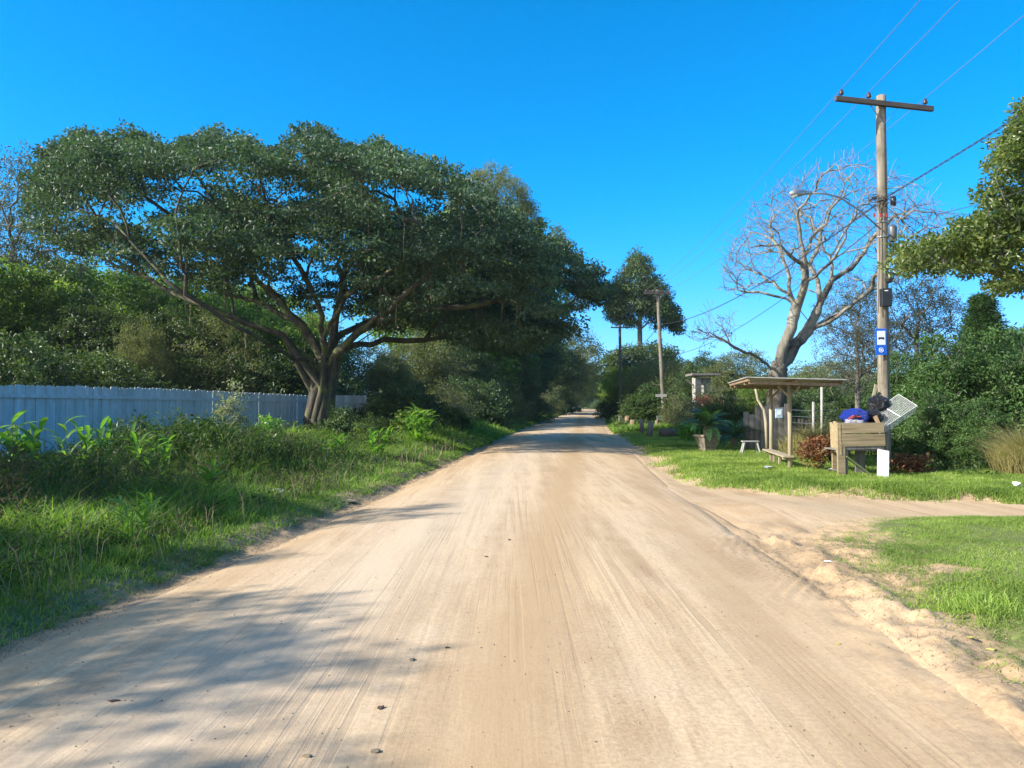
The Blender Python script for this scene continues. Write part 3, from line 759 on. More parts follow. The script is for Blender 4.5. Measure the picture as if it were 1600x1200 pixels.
K_dbush = Kind(3.5, name='dark_bush', cat='bush', rad=2.6, trunk_h=0, n=450, leafm=M_dark, barkm=M_bark2, L=.17, W=.08, n_per=50, spread=.4, seed=28, shape='mound', stems=6, part='foliage', rootr=.05)
K_gbush = Kind(3.5, name='grey_bush', cat='bush', rad=2.3, trunk_h=0, n=500, leafm=M_olive, barkm=M_bark2, L=.12, W=.05, n_per=30, spread=.36, seed=29, shape='mound', stems=7, part='foliage', rootr=.05)

GF = 'trees growing behind the white board fence'
K_sparse.put(15, 44, 238, .3, 'thin half-bare tree rising at the left edge of the photo', 'half-bare grey trees', .8)
K_broad.put(-40, 36, 385, 1.0, 'bright green tree behind the fence, furthest left', GF)
K_dark.put(55, 40, 420, 2.0, 'dark tree behind the left end of the fence', GF)
K_broad.put(150, 52, 405, .4, 'yellow-green tree behind the fence, below the tip of the fig crown', GF, 1.15)
K_broad.put(265, 48, 425, 2.4, 'sunlit green tree behind the middle of the fence', GF, 1.1)
K_broad.put(375, 56, 440, 4.2, 'tall green tree seen through the lower left fig limbs', GF, 1.2)
K_dark.put(150, 36, 475, 5.0, 'low dark tree just behind the fence, left of the middle', GF, 1.1)
K_dark.put(245, 39, 490, 3.3, 'low dark tree just behind the middle of the fence', GF, 1.1)
K_olive.put(335, 42, 495, 1.3, 'olive tree behind the fence beside the long low fig limb', GF, 1.1)
K_broad.put(445, 50, 480, 5.2, 'green tree directly behind the fig trunk', GF, 1.1)
for i, (px, Y, tp, k, w_, lb) in enumerate([
        (15, 27, 515, K_dbush, .8, 'dark bush overtopping the left end of the fence'), (95, 31, 560, K_gbush, 1.3, 'grey twiggy bush peeping over the fence, second from the left'),
        (150, 30, 545, K_dbush, 1.2, 'dark bush behind the fence, third from the left'), (222, 33, 500, K_olive, .6, 'narrow olive tree close behind the fence'),
        (262, 35, 565, K_dbush, 1.3, 'lowest dark bush behind the fence'), (318, 37, 530, K_gbush, 1.0, 'grey twiggy bush over the fence, right of the middle'),
        (352, 38, 550, K_dbush, 1.2, 'dark bush behind the fence left of the slender sapling'), (408, 42, 535, K_bush, 1.1, 'green bush behind the fence just left of the fig trunk'),
        (465, 46, 545, K_dbush, 1.2, 'dark bush behind the fence at the fig trunk')]):
    k.put(px, Y, tp, i * 1.9, lb, 'bushes behind the fence', w_)
GR = 'trees along the left side of the road'
K_broad.put(725, 70, 330, 1.9, 'green tree hidden behind the right side of the fig crown', GR)
K_olive.put(590, 52, 535, .3, 'olive tree right of the fig trunk behind the fence end', GR, 1.1)
K_olive.put(660, 58, 520, 1.9, 'olive tree under the long right limb of the fig', GR, 1.1)
K_dark.put(715, 62, 530, 1.1, 'dark tree under the right side of the fig crown', GR, 1.1)
K_olive.put(770, 74, 515, 4.4, 'grey-olive tree beside the road beyond the fig', GR, 1.1)
K_dark.put(812, 82, 500, 5.1, 'dark tree leaning to the road beyond the fig crown', GR, 1.1)
K_olive.put(880, 118, 505, 1.0, 'grey-green tree on the left of the road far away', GR, 1.1)
K_dark.put(850, 108, 530, .7, 'dark tree at the left of the far road', GR, 1.2)
K_olive.put(882, 135, 555, 3.7, 'small olive tree far along the left side of the road', GR, 1.3)
K_dark.put(905, 175, 575, 2.7, 'dark tree near the far end of the road, left side', GR, 1.4)
K_dark.put(934, 265, 590, 1.7, 'dark tree closing the far end of the road', GR, 1.6)
K_dark.put(915, 235, 592, .9, 'dark tree left of the far end of the road', GR, 1.5)
K_olive.put(968, 250, 590, .9, 'olive tree right of the far end of the road', GR, 1.5)
K_dark.put(948, 300, 586, 2.9, 'dark tree straight behind the far end of the road', GR, 2.2)
K_dark.put(925, 310, 588, 4.9, 'dark tree straight behind the far end of the road, left one', GR, 2.2)
K_dbush.put(936, 232, 618, 1.9, 'dark bush where the road disappears', 'bushes at the far end of the road', 2.6)
K_dbush.put(948, 215, 622, 2.9, 'dark bush right of where the road disappears', 'bushes at the far end of the road', 2)
GB = 'bushes on the left verge beyond the fence'
for i, (px, Y, tp, k, lb) in enumerate([
        (615, 38, 606, K_dbush, 'dark bush right of the fence end'), (588, 30, 650, K_bush, 'leafy bush at the foot of the last white fence panel'),
        (640, 40, 600, K_dbush, 'dark bush on the verge under the fig crown'), (690, 46, 596, K_gbush, 'grey twiggy bush on the verge under the fig crown'),
        (735, 54, 590, K_dbush, 'dark bush on the verge below the fig crown tip'), (772, 62, 585, K_gbush, 'grey twiggy bush beside the far verge'),
        (805, 74, 592, K_dbush, 'dark bush beside the road under the overhanging crown'), (838, 92, 590, K_gbush, 'grey bush at the left of the far road'),
        (865, 118, 600, K_dbush, 'dark bush close to the far road bend'), (885, 150, 606, K_gbush, 'small grey bush close to the far road bend'),
        (655, 33, 640, K_bush, 'low green bush with broad leaves on the verge right of the fig'), (700, 38, 636, K_bush, 'low green bush further along the verge')]):
    k.put(px, Y, tp, i * 1.3, lb, GB, 1.15)
# right side of the road, far
def env_tree(name, label, top, bot, Yc, rad, n, trunk, m, L, W, npb, spread, seed, rootr, cat='tree', group=None, asp=(1, 1, .7), power=.8, droop=.2, bark=None, tip=.012):
    rng = np.random.default_rng(seed); c = at(trunk[0][0], trunk[0][1], Yc); c[2] = h1(c[0], Yc); root = thing(name, c, label, cat, group)
    P = [c - [0, 0, .1]] + [at(q[0], q[1], Yc) for q in trunk[1:]]; P, par = smooth_seed(P, list(range(-1, len(P) - 1)), rng, 2, .04)
    pts = env(top, bot, Yc, rad, n, rng, power, .4); A, pr = grow(P, par, pts, .6, rng, .15, .8, .18)
    b, r = limb_mesh(A, pr, tip, 2.3, 0, rootr=rootr, flare=1.3, cut=tip * 1.1); b.build('trunk', bark or M_bark2, root, True)
    c = MB(); leaves(c, pts, npb, spread, L, W, rng, droop, .3, asp); c.build('crown', m, root)
GE = 'tall eucalyptus trees'
env_tree('eucalyptus_tree', 'tall dark eucalyptus with rounded airy crown on the right side of the road', [(952, 470), (958, 440), (975, 420), (985, 395), (998, 387), (1010, 398), (1022, 425), (1045, 455), (1062, 500), (1066, 512)],
    [(952, 495), (970, 505), (990, 515), (1010, 500), (1030, 512), (1050, 508), (1066, 520)], 92, 4, 330, [(1000, 640), (1000, 560), (1000, 480), (998, 410)], M_dark, .42, .14, 75, .95, 71, .3, group=GE, asp=(1, 1, .7), power=1.0, tip=.02)
env_tree('eucalyptus_tree', 'lower second crown at the foot of the tall eucalyptus on the right', [(945, 560), (965, 545), (1000, 540), (1030, 536), (1055, 548), (1070, 580)], [(948, 600), (1000, 600), (1068, 600)], 86, 4, 220, [(1012, 640), (1012, 560), (1012, 530)],
    M_dark, .4, .14, 60, .95, 72, .25, group=GE, tip=.02)
env_tree('eucalyptus_tree', 'tall pale-topped tree rising behind the right half of the fig crown', [(700, 300), (740, 265), (775, 246), (800, 268), (825, 300), (838, 325), (845, 340)], [(700, 420), (780, 420), (845, 400)], 70, 5.5, 330,
    [(768, 650), (772, 480), (775, 300)], M_olive, .24, .09, 90, .7, 73, .3, group=GE)
env_tree('dark_tree', 'dark blue-green tree behind the right shoulder of the fig crown', [(820, 360), (840, 345), (870, 348), (895, 375), (905, 400), (925, 430)], [(820, 500), (870, 520), (925, 480)], 92, 5.5, 240,
    [(846, 650), (856, 500), (868, 380)], M_dark, .3, .11, 80, .8, 74, .3, group='trees along the left side of the road')
GQ = 'trees and bushes behind the right lawn'
for i, (px, Y, tp, k, w_, lb) in enumerate([
        (962, 105, 590, K_broad, 1.2, 'small green tree at the right edge of the far road'), (985, 84, 568, K_broad, 1.1, 'yellow-green tree behind the third utility pole'),
        (1020, 74, 560, K_olive, 1.2, 'olive tree behind the middle utility pole'), (1062, 68, 562, K_olive, 1.1, 'olive tree left of the concrete columns'),
        (1095, 60, 555, K_dark, .9, 'dark tree behind the concrete columns'), (1150, 52, 545, K_olive, 1.1, 'speckled olive tree left of the bare tree'),
        (1190, 44, 590, K_broad, .9, 'green tree behind the bus shelter roof'), (1262, 56, 570, K_gbush, 1.4, 'pale scrub between bare tree and pole'),
        (1310, 60, 565, K_gbush, 1.4, 'pale scrub left of the near utility pole'), (1290, 42, 600, K_bush, 1.2, 'green bush behind the right end of the shelter roof'),
        (1345, 46, 590, K_bush, 1.2, 'green bush behind the near utility pole'), (1240, 38, 612, K_dbush, 1.1, 'dark bush behind the grey board fence'),
        (1285, 33, 628, K_dbush, 1.1, 'dark bush behind the wire fence'), (1130, 40, 620, K_bush, 1.1, 'green bush behind the two cycads'),
        (956, 84, 620, K_bush, 1.1, 'low bush beside the road at the third utility pole'), (1000, 72, 612, K_gbush, 1.1, 'grey bush at the back of the lawn'),
        (1068, 52, 612, K_gbush, 1.0, 'grey twiggy bush behind the large-leaved plant'), (1115, 34, 660, K_dbush, .7, 'small dark bush behind the planter'),
        (1330, 30, 640, K_gbush, .9, 'dry grey bush behind the rubbish crate'),
        (1215, 50, 585, K_broad, 1.3, 'green tree behind the trunk of the bare tree'), (1165, 46, 598, K_bush, 1.3, 'sunlit green bush left of the bare tree trunk'),
        (1250, 44, 600, K_bush, 1.3, 'sunlit green bush right of the bare tree trunk'), (1385, 50, 575, K_olive, 1.2, 'olive tree behind the near utility pole'),
        (1300, 70, 560, K_olive, 1.5, 'far olive tree between the bare tree and the near pole'), (1110, 44, 600, K_gbush, 1.2, 'olive bush right of the concrete columns'), (1030, 56, 600, K_bush, 1.4, 'green bush at the foot of the middle utility pole')]):
    k.put(px, Y, tp, i * 1.7 + .4, lb, GQ, w_)
K_sparse.put(1340, 36, 425, 1.9, 'half-bare tree with small leaves left behind the near pole', 'half-bare grey trees', .75)
K_sparse.put(1435, 34, 410, 4.1, 'half-bare tree with small leaves right behind the near pole', 'half-bare grey trees', .85)
K_cone.put(1537, 31, 462, 0, 'pointed dark conifer above the hedge', 'conifers', 1.45)
K_broad.put(1590, 42, 505, 2.2, 'green tree behind the hedge at the right edge', GQ, .8)
# hedge of big glossy bushes on the right
K_hedge = Kind(4.2, name='hedge_bush', cat='bush', rad=1.9, trunk_h=0, n=520, leafm=M_hedge, barkm=M_bark2, L=.14, W=.065, n_per=60, spread=.34, seed=33, shape='mound', stems=5, part='foliage', rootr=.05, droop=.3)
for i, (px, Y, tp, w_, lb) in enumerate([
        (1432, 24, 545, .9, 'glossy green hedge bush right of the near utility pole'), (1490, 22.5, 520, 1.0, 'big glossy hedge bush in the middle of the hedge'),
        (1555, 23, 512, 1.0, 'big glossy hedge bush below the conifer'), (1620, 21, 520, 1.0, 'glossy hedge bush at the right edge of the photo'),
        (1458, 20.5, 610, 1.0, 'low hedge bush beside the wire rack'), (1530, 19.5, 625, 1.1, 'low hedge bush in front of the dark hollow'),
        (1415, 27, 560, .9, 'hedge bush directly behind the near utility pole')]):
    K_hedge.put(px, Y, tp, i * 1.1, lb, 'glossy hedge bushes', w_)

# trees out of the frame on the left: they only throw the long shadows over the road
K_shade = Kind(9, name='roadside_tree', cat='tree', rad=3.6, trunk_h=3.2, n=150, leafm=M_dark, barkm=M_bark2, L=.22, W=.11, n_per=95, spread=.7, seed=44, asp=(1.2, 1.2, .4), flat=.6)
def put_xy(k, X, Y, hh, rz, lb, g=None, wide=1):
    f = k.root is None
    if f: k.root = proto(hgt=k.h, label=lb, **k.kw)
    s = hh / k.h; z = h1(X, Y)
    if f:
        k.root.location = (X, Y, z); k.root.rotation_euler = (0, 0, rz); k.root.scale = (s * wide, s * wide, s); k.root['label'] = lb
        if g: k.root['group'] = g
        return k.root
    return copy_tree(k.root, (X, Y, z), rz, (s * wide, s * wide, s), lb, g)
for i, (X, Y, hh, wd, lb) in enumerate([(-14.4, -1.2, 8.0, .8, 'nearest'), (-15.0, 1.4, 8.3, .7, 'second'), (-15.8, 7.6, 8.8, .5, 'third'), (-16.2, 4.0, 8.4, .36, 'slim one between the second and third'), (-22.5, 10.5, 8.2, .6, 'fourth, farther back'),
        (-22, 15, 9.6, .8, 'fifth, farther back'), (-23.5, 18.5, 9, 1.1, 'last, beyond the fence'), (-13.8, -3, 7.5, 1, 'beside the camera')]):
    put_xy(K_shade, X, Y, hh, i * 2.1, 'roadside tree outside the photo on the left, ' + lb, 'trees left of the camera', wd)

# ------------------------------------------------------------------ near branch tree, right edge
def near_tree():
    rng = np.random.default_rng(17); Yc = 13.0
    base = np.array([11.6, 15.0, 0]); base[2] = h1(base[0], base[1])
    root = thing('broadleaf_tree', base, 'leaning yellow-green tree reaching its leafy boughs in from the right edge', 'tree')
    P = [base + [0, 0, -.1], base + [-.1, -.3, 1.2], base + [-.2, -.8, 2.6], base + [-.3, -1.4, 3.9]]; par = [-1, 0, 1, 2]
    def chain(st, l):
        p = st
        for q in l: P.append(at(*q)); par.append(p); p = len(P) - 1
    chain(3, [(1640, 440, 13.2), (1560, 425, 13), (1490, 412, 13), (1430, 402, 13)])
    chain(3, [(1700, 330, 13), (1640, 280, 13), (1590, 250, 12.8)])
    chain(3, [(1720, 200, 13.4), (1650, 160, 13.2)])
    P, par = smooth_seed(P, par, rng, 2, .05)
    blobs = [((1400, 402), (1600, 392), 26, 44, 150), ((1500, 378), (1640, 330), 40, 50, 150), ((1460, 352), (1560, 330), 12, 30, 0),
             ((1560, 260), (1640, 200), 36, 50, 110), ((1590, 190), (1700, 160), 30, 40, 80), ((1540, 310), (1640, 300), 26, 40, 60), ((1560, 450), (1650, 430), 14, 30, 40),
             ((1620, 380), (1800, 250), 90, 90, 150)]
    pts = []
    for (a, b_, s0, s1, n) in blobs:
        for _ in range(n):
            t = rng.random(); s = s0 + (s1 - s0) * t
            pts.append(at(a[0] + (b_[0] - a[0]) * t + rng.normal() * 8, a[1] + (b_[1] - a[1]) * t + rng.uniform(-1, 1) * s * .8, 13 + rng.uniform(-1.2, 1.2)))
    pts = np.array(pts)
    A, pr = grow(P, par, pts, .25, rng, .1, .7, .2)
    b, r = limb_mesh(A, pr, .006, 2.3, 0, rootr=.2, flare=1.3); b.build('trunk', M_bark2, root, True)
    c = MB(); leaves(c, pts, 46, .20, .10, .045, rng, .0, .3, (1, 1, .7)); c.build('crown', M_near, root)
near_tree()

# ------------------------------------------------------------------ fence
def white_fence():
    m, t, out = mat('dirty_white_paint')
    v = coords(t); g = t.nodes.new('ShaderNodeNewGeometry')
    n = nz(t, coords(t, (1, 1, .3)), 5, 5, .6); n2 = nz(t, v, 1.1, 4)
    col = ramp(t, n, [(.3, (.50, .50, .48)), (.7, (.68, .69, .68))]).outputs[0]
    col = mixc(t, 1.0, col, ramp(t, g.outputs['Random Per Island'], [(0, (.86, .86, .86)), (1, (1.05, 1.05, 1.05))]).outputs[0], 'MULTIPLY')
    col = mixc(t, ramp(t, n2, [(.5, (0, 0, 0)), (.8, (.5, .5, .5))]).outputs[0], col, (.34, .34, .29))
    sz = t.nodes.new('ShaderNodeSeparateXYZ'); t.links.new(v, sz.inputs[0])
    mud = mth(t, 'ADD', mth(t, 'MULTIPLY', sz.outputs[2], -1.0), mth(t, 'MULTIPLY', nz(t, coords(t, (1, 1, .5)), 3.5, 5, .65), 1.1))
    col = mixc(t, ramp(t, mud, [(.0, (0, 0, 0)), (.35, (.6, .6, .6))]).outputs[0], col, (.24, .22, .17))
    drip = nz(t, coords(t, (1, 1, .05)), 12, 4, .7)
    col = mixc(t, ramp(t, drip, [(.56, (0, 0, 0)), (.7, (.45, .45, .45))]).outputs[0], col, (.30, .30, .27))
    p = N(t, 'ShaderNodeBsdfPrincipled', Roughness=.6); t.links.new(col, p.inputs['Base Color']); t.links.new(p.outputs[0], out.inputs[0])
    a = np.array([-17.6, 4.5]); b = np.array([-9.2, 37.2])
    d = (b - a) / np.linalg.norm(b - a); nn = np.array([d[1], -d[0]]); L = np.linalg.norm(b - a)
    root = thing('board_fence', (a[0], a[1], 0), 'long white board fence in blue shade behind the weeds on the left', 'fence')
    bm = MB(); w_ = .17; s = 0; k = 0; rng = np.random.default_rng(3)
    ang = math.atan2(d[1], d[0])
    def board(mb, c, z0, z1, wd, th):
        """vertical board with softly rounded top"""
        prof = [(-.5, 0), (.5, 0), (.5, 1 - .02), (.42, 1 - .006), (.2, 1), (-.2, 1), (-.42, 1 - .006), (-.5, 1 - .02)]
        vs = []
        for off in (-th / 2, th / 2):
            for (x, z) in prof: q = c + d * x * wd + nn * off; vs.append((q[0], q[1], z0 + (z1 - z0) * z))
        n_ = len(prof); f = [[i, (i + 1) % n_, n_ + (i + 1) % n_, n_ + i] for i in range(n_)]
        mb.add(vs, f, [list(range(n_))[::-1]], [list(range(n_, 2 * n_))])
    while s < L:
        c = a + d * (s + w_ / 2) + nn * (.012 if k % 2 else -.012)
        board(bm, c, h1(c[0], c[1]) - .2, 2.31 + rng.normal() * .014 + .03 * math.sin(s * .35), w_ * (.94 if k % 2 else 1.0), .02); s += w_; k += 1
    bm.build('boards', m, root)
    rl = MB()
    A3 = lambda p, z: (p[0], p[1], z)
    rl.beam(A3(a + nn * .055, 2.0), A3(b + nn * .055, 2.0), .05, .10); rl.build('rail', m, root)
    s = 1.2
    while s < L:
        c = a + d * s - nn * .08; q = MB(); q.box((c[0], c[1], 1.0), (.09, .09, 2.5), ang); q.build('post', m, root); s += 3.0
    # separate end panel, turned a little more to the light
    a2 = np.array([-8.95, 37.4]); b2 = np.array([-7.45, 38.4]); d = (b2 - a2) / np.linalg.norm(b2 - a2); nn = np.array([d[1], -d[0]])
    root = thing('fence_panel', (a2[0], a2[1], 0), 'short plain white fence panel at the right end of the fence beyond the fig trunk', 'fence')
    q = MB(); L = np.linalg.norm(b2 - a2); s = 0
    while s < L - .1: board(q, a2 + d * (s + .11), -.1, 2.32, .215, .02); s += .22
    q.build('boards', m, root)
    q = MB(); q.beam((a2[0] + nn[0] * .03, a2[1] + nn[1] * .03, 1.95), (b2[0] + nn[0] * .03, b2[1] + nn[1] * .03, 1.95), .04, .06); q.build('rail', m, root)
    q = MB(); q.box((b2[0], b2[1], 1.12), (.1, .1, 2.4)); q.build('post', m, root)
white_fence()

# ------------------------------------------------------------------ grass and undergrowth
def blades(b, x, y, hgt, wid, rng, lean=.5, zoff=-.02):
    n = len(x); z = H(x, y) + zoff
    p = np.c_[x, y, z]; a = rng.uniform(0, 2 * pi, n); ld = np.c_[np.cos(a), np.sin(a), np.zeros(n)]
    a2 = rng.uniform(0, 2 * pi, n); sdv = np.c_[np.cos(a2), np.sin(a2), np.zeros(n)] * (wid / 2)[:, None]
    l = (lean * rng.uniform(.2, 1.2, n) * hgt)[:, None]; h_ = hgt[:, None] * np.array([0, 0, 1])
    v = np.stack([p - sdv, p + sdv, p + ld * l * .28 + h_ * .6 - sdv * .8, p + ld * l * .28 + h_ * .6 + sdv * .8, p + ld * l + h_ * rng.uniform(.7, 1, (n, 1))], 1)
    i = np.arange(n)[:, None] * 5
    b.add(v, i + np.array([[0, 1, 3, 2]]), i + np.array([[2, 3, 4]]))
def scatter(n, fy0, fy1, x0, x1, rng, pw=1.0):
    y = fy0 + (fy1 - fy0) * rng.random(n) ** pw
    return y, rng.random(n)
rng = np.random.default_rng(99)
# near right island
b = MB()
n = 430000; x = rng.uniform(2.4, 12.0, n); y = rng.uniform(2.6, 12.0, n)
g = gmask(x, y); k = (rng.random(n) < g * .9 + .06 * (gdist(x, y) > -.3)) & (x / y < 1.15); x, y = x[k], y[k]
tuft = fbm(x * 1.2, y * 1.2, 77); big = (np.exp(-((x - 4.0) / .55) ** 2 - ((y - 6.1) / .6) ** 2) + np.exp(-((x - 3.45) / .3) ** 2 - ((y - 5.8) / .35) ** 2))
hh = .028 + .06 * np.clip(tuft - .3, 0, 1) + .09 * big * rng.random(len(x))
blades(b, x, y, hh * rng.uniform(.6, 1.5, len(x)), np.full(len(x), .006) + .004 * big, rng, 1.1)
o = b.build('grass', M_grass); tag(o, 'short patchy grass on the near right corner of the side road', 'grass', kind='stuff')
# right lawn
b = MB()
n = 240000; y = 13.4 + 17 * rng.random(n) ** 1.35; x = rng.uniform(0, 1, n) * (y * .84 - 3.5) + 3.5
g = gmask(x, y); k = rng.random(n) < g; x, y = x[k], y[k]
edge = np.exp(-(gdist(x, y) / .5) ** 2)
hh = .07 + .10 * np.clip(fbm(x * .8, y * .8, 78) - .3, 0, 1) + .05 * edge
blades(b, x, y, hh * rng.uniform(.6, 1.4, len(x)), np.full(len(x), .014), rng, .8)
n = 90000; y = 30 + 55 * rng.random(n) ** 1.5; x = xr(y) + .4 + rng.random(n) * y * .4
g = gmask(x, y); k = rng.random(n) < g; x, y = x[k], y[k]
blades(b, x, y, (.09 + .1 * fbm(x * .5, y * .5, 8)) * rng.uniform(.6, 1.4, len(x)), np.full(len(x), .035), rng, .8)
tag(b.build('grass', M_grass), 'mown green lawn beyond the side road under the bus shelter', 'grass', kind='stuff')
# left verge: tall grass
def vden(x, y): return np.clip(fbm(x * .45, y * .45, 55) * 1.8 - .35, 0, 1)
b = MB()
n = 150000; y = 4.2 + 24 * rng.random(n) ** 1.3; d = .15 + (rng.random(n) ** 1.5) * 10; x = xl(y) - d
k = (x / y > -.82) & (rng.random(n) < gmask(x, y)); x, y, d = x[k], y[k], d[k]
hh = (.07 + .30 * sm(d, .3, 2.0) * (.4 + vden(x, y))) * rng.uniform(.5, 1.5, len(x))
blades(b, x, y, hh, .006 + .012 * hh + .0005 * y, rng, .85)
n = 60000; y = 28 + 150 * rng.random(n) ** 2; d = .2 + rng.random(n) ** 1.4 * 7; x = xl(y) - d
hh = (.15 + .5 * sm(d, .3, 1.8) * (.4 + vden(x, y))) * rng.uniform(.5, 1.4, n)
blades(b, x, y, hh, .02 + .0012 * y, rng, .7)
n = 14000; y = 48 + 130 * rng.random(n) ** 1.6; d = .2 + rng.random(n) * 4; x = xr(y) + d
blades(b, x, y, (.2 + .3 * sm(d, .3, 1.5)) * rng.uniform(.5, 1.4, n), .02 + .0012 * y, rng, .7)
tag(b.build('grass', M_tall), 'tall unmown grass along the left verge of the road', 'grass', kind='stuff')
# straw litter on the left road edge
b = MB()
n = 9000; y = 3.6 + 22 * rng.random(n) ** 1.4; x = xl(y) - rng.normal(size=n) * .22 - .28
blades(b, x, y, rng.uniform(.01, .05, n), .004 + .001 * y * .4, rng, 3.5, 0)
n = 3500; y = 5 + 26 * rng.random(n) ** 1.3; x = xl(y) - .4 - rng.random(n) * 6
blades(b, x, y, rng.uniform(.15, .6, n), .003 + .0005 * y, rng, .8, 0)
n = 6000; x = rng.uniform(2.6, 4.6, n); y = rng.uniform(3.0, 9.5, n)
blades(b, x, y, rng.uniform(.006, .03, n), np.full(n, .005), rng, 3.5, 0)
tag(b.build('straw_litter', M_litter), 'dry grey-brown straw and roots along the crumbling road edges', 'litter', kind='stuff')
# leafy weeds
b = MB()
n = 5200; y = 5.5 + 30 * rng.random(n) ** 1.2; d = 1.0 + rng.random(n) * 10; x = xl(y) - d
fl = -16.6 + .2569 * (y - 4.5)
k = (x > fl - .3) & (rng.random(n) < .25 + vden(x, y)); x, y, d = x[k], y[k], d[k]
hh = .08 + .52 * sm(d, 1.2, 3.5) * (.15 + vden(x, y)) * (1 - .85 * (1 - sm(x - fl[k], .5, 6.0)))
hh = hh + .75 * np.exp(-((x - -7.0) / 1.8) ** 2 - ((y - 18.0) / 2.6) ** 2)
for (cx_, cy_, a_, rx_, ry_) in ((-7.2, 11.0, .40, 1.4, 1.4), (-5.9, 13.5, .42, 1.3, 2.0), (-8.6, 17, .45, 1.2, 1.6), (-4.8, 17.5, .45, 1, 2.5), (-6.5, 9.4, .35, 1, .9)):
    hh = hh + a_ * np.exp(-((x - cx_) / rx_) ** 2 - ((y - cy_) / ry_) ** 2)
cen = np.c_[x, y, H(x, y) + hh * rng.random(len(x)) ** .7]
dry = fbm(x * .8, y * .8, 66, 2) > .56
leaves(b, cen[~dry], 26, .30, .11, .045, rng, .2, .35)
leaves(b, cen[~dry], 26, .32, .065, .03, rng, .2, .35)
bd = MB(); leaves(bd, cen[dry], 40, .32, .08, .022, rng, .3, .3)
for q in cen[dry][::3]:
    e_ = q + rng.normal(size=3) * [.25, .25, .1] + [0, 0, .25]; bd.tube([[q[0], q[1], q[2] - .4], (q + e_) / 2, e_], .005, 3, False)
tag(bd.build('undergrowth', M_dryweed), 'withered brownish weeds in the middle of the left verge', 'undergrowth', kind='stuff')
xa, ya_ = x, y; kk = rng.integers(0, len(x), 26000); xb = xa[kk] + rng.normal(size=26000) * .3; yb_ = ya_[kk] + rng.normal(size=26000) * .3
hb = (hh[kk] + .12) * rng.uniform(.5, 1.35, 26000); blades(b, xb, yb_, hb, .008 + .0006 * yb_, rng, .7)
tag(b.build('undergrowth', M_weed), 'dark tangle of low weeds between the tall grass and the white fence', 'undergrowth', kind='stuff')
b = MB(); n = 900; y = 30 + 120 * rng.random(n) ** 1.5; d = 2.0 + rng.random(n) * 6; x = xl(y) - d
cen = np.c_[x, y, H(x, y) + rng.random(n) * .9]
leaves(b, cen, 30, .5, .2, .09, rng, .2, .4)
tag(b.build('undergrowth', M_weed), 'weeds on the verge beyond the fig tree beside the far road', 'undergrowth', kind='stuff')
b = MB(); n = 1300; y = 17 + 26 * rng.random(n); x = 8.5 + (y - 17) * .35 + rng.random(n) * y * .55
x = np.where((y < 20.5), np.maximum(x, 10.3), x)
cen = np.c_[x, y, H(x, y) + rng.random(n) * .75 * sm(y, 17, 22)]
leaves(b, cen, 30, .3, .12, .05, rng, .2, .4)
tag(b.build('undergrowth', M_weed), 'weeds behind the lawn around the grey fence and hedge', 'undergrowth', kind='stuff')

# ---- single plants
def strap_leaf(b, base, az, el, L, W, droop, seg=7, cup=.15):
    t = np.linspace(0, 1, seg + 1); d = np.array([cos(az), sin(az)])
    ang = el - droop * t * 1.0
    dr = np.cumsum(np.r_[0, np.cos(ang[:-1])]) / seg * L; dz = np.cumsum(np.r_[0, np.sin(ang[:-1])]) / seg * L
    P = np.c_[base[0] + d[0] * dr, base[1] + d[1] * dr, base[2] + dz]
    s = np.array([-d[1], d[0], 0]); wd = W * np.sin(pi * np.clip(t * .93 + .05, 0, 1)) ** .8
    up = np.c_[-np.sin(ang) * d[0], -np.sin(ang) * d[1], np.cos(ang)]
    Lf = P + s * wd[:, None] / 2 + up * wd[:, None] * cup; Rt = P - s * wd[:, None] / 2 + up * wd[:, None] * cup
    n = seg + 1; V = np.concatenate([Lf, P, Rt]); i = np.arange(seg)[:, None]
    b.add(V, np.concatenate([i + np.array([[0, 1, n + 1, n]]), i + np.array([[n, n + 1, 2 * n + 1, 2 * n]])]))
def ginger(px, Y, hgt, n, label, seed, m=M_lush, name='ginger_plant', L=.35, W=.07, group='broad-leaved ginger plants'):
    hgt *= 1.45; L *= 1.15; n += 2
    rng = np.random.default_rng(seed); X = (px - 800) / F * Y; z = h1(X, Y)
    root = thing(name, (X, Y, z), label, 'plant', group)
    st = MB(); lv = MB()
    for s in range(n):
        a = rng.uniform(0, 2 * pi); tp = np.array([X + cos(a) * hgt * rng.uniform(.1, .45), Y + sin(a) * hgt * rng.uniform(.1, .45), z + hgt * rng.uniform(.75, 1.1)]); b0 = np.array([X + cos(a) * .06, Y + sin(a) * .06, z - .03])
        st.tube([b0, (b0 + tp) / 2 + [0, 0, .05], tp], [.012, .010, .005], 5, False)
        for k in range(7):
            t = .3 + .7 * k / 6; p = b0 + (tp - b0) * t; az = a + (pi / 2 if k % 2 else -pi / 2) + rng.normal() * .5
            strap_leaf(lv, p, az, rng.uniform(.5, 1.1), L * rng.uniform(.7, 1.15), W, rng.uniform(.5, 1.3))
    st.build('stems', m, root); lv.build('leaves', m, root, True)
ginger(240, 13.5, .62, 6, 'bright green broad-leaved plant in the middle of the dark weeds', 1)
ginger(125, 14.5, .75, 3, 'tall bright leaves poking from the weeds in front of the fence left', 2, L=.4, W=.09)
ginger(150, 15, .78, 3, 'narrow bright plant between the two taller weeds near the fence', 3, L=.38, W=.09)
ginger(318, 11.5, .42, 3, 'small bright leafy plant near the road edge of the weeds', 4, L=.32)
ginger(210, 8.2, .38, 4, 'coarse bright grass-like tuft near the front of the verge', 5, L=.34, W=.03)
ginger(590, 21, .62, 7, 'pale broad-leaved clump on the verge in front of the fig', 6)
ginger(520, 19, .55, 5, 'pale broad-leaved clump at the sunlit grass mound', 7)
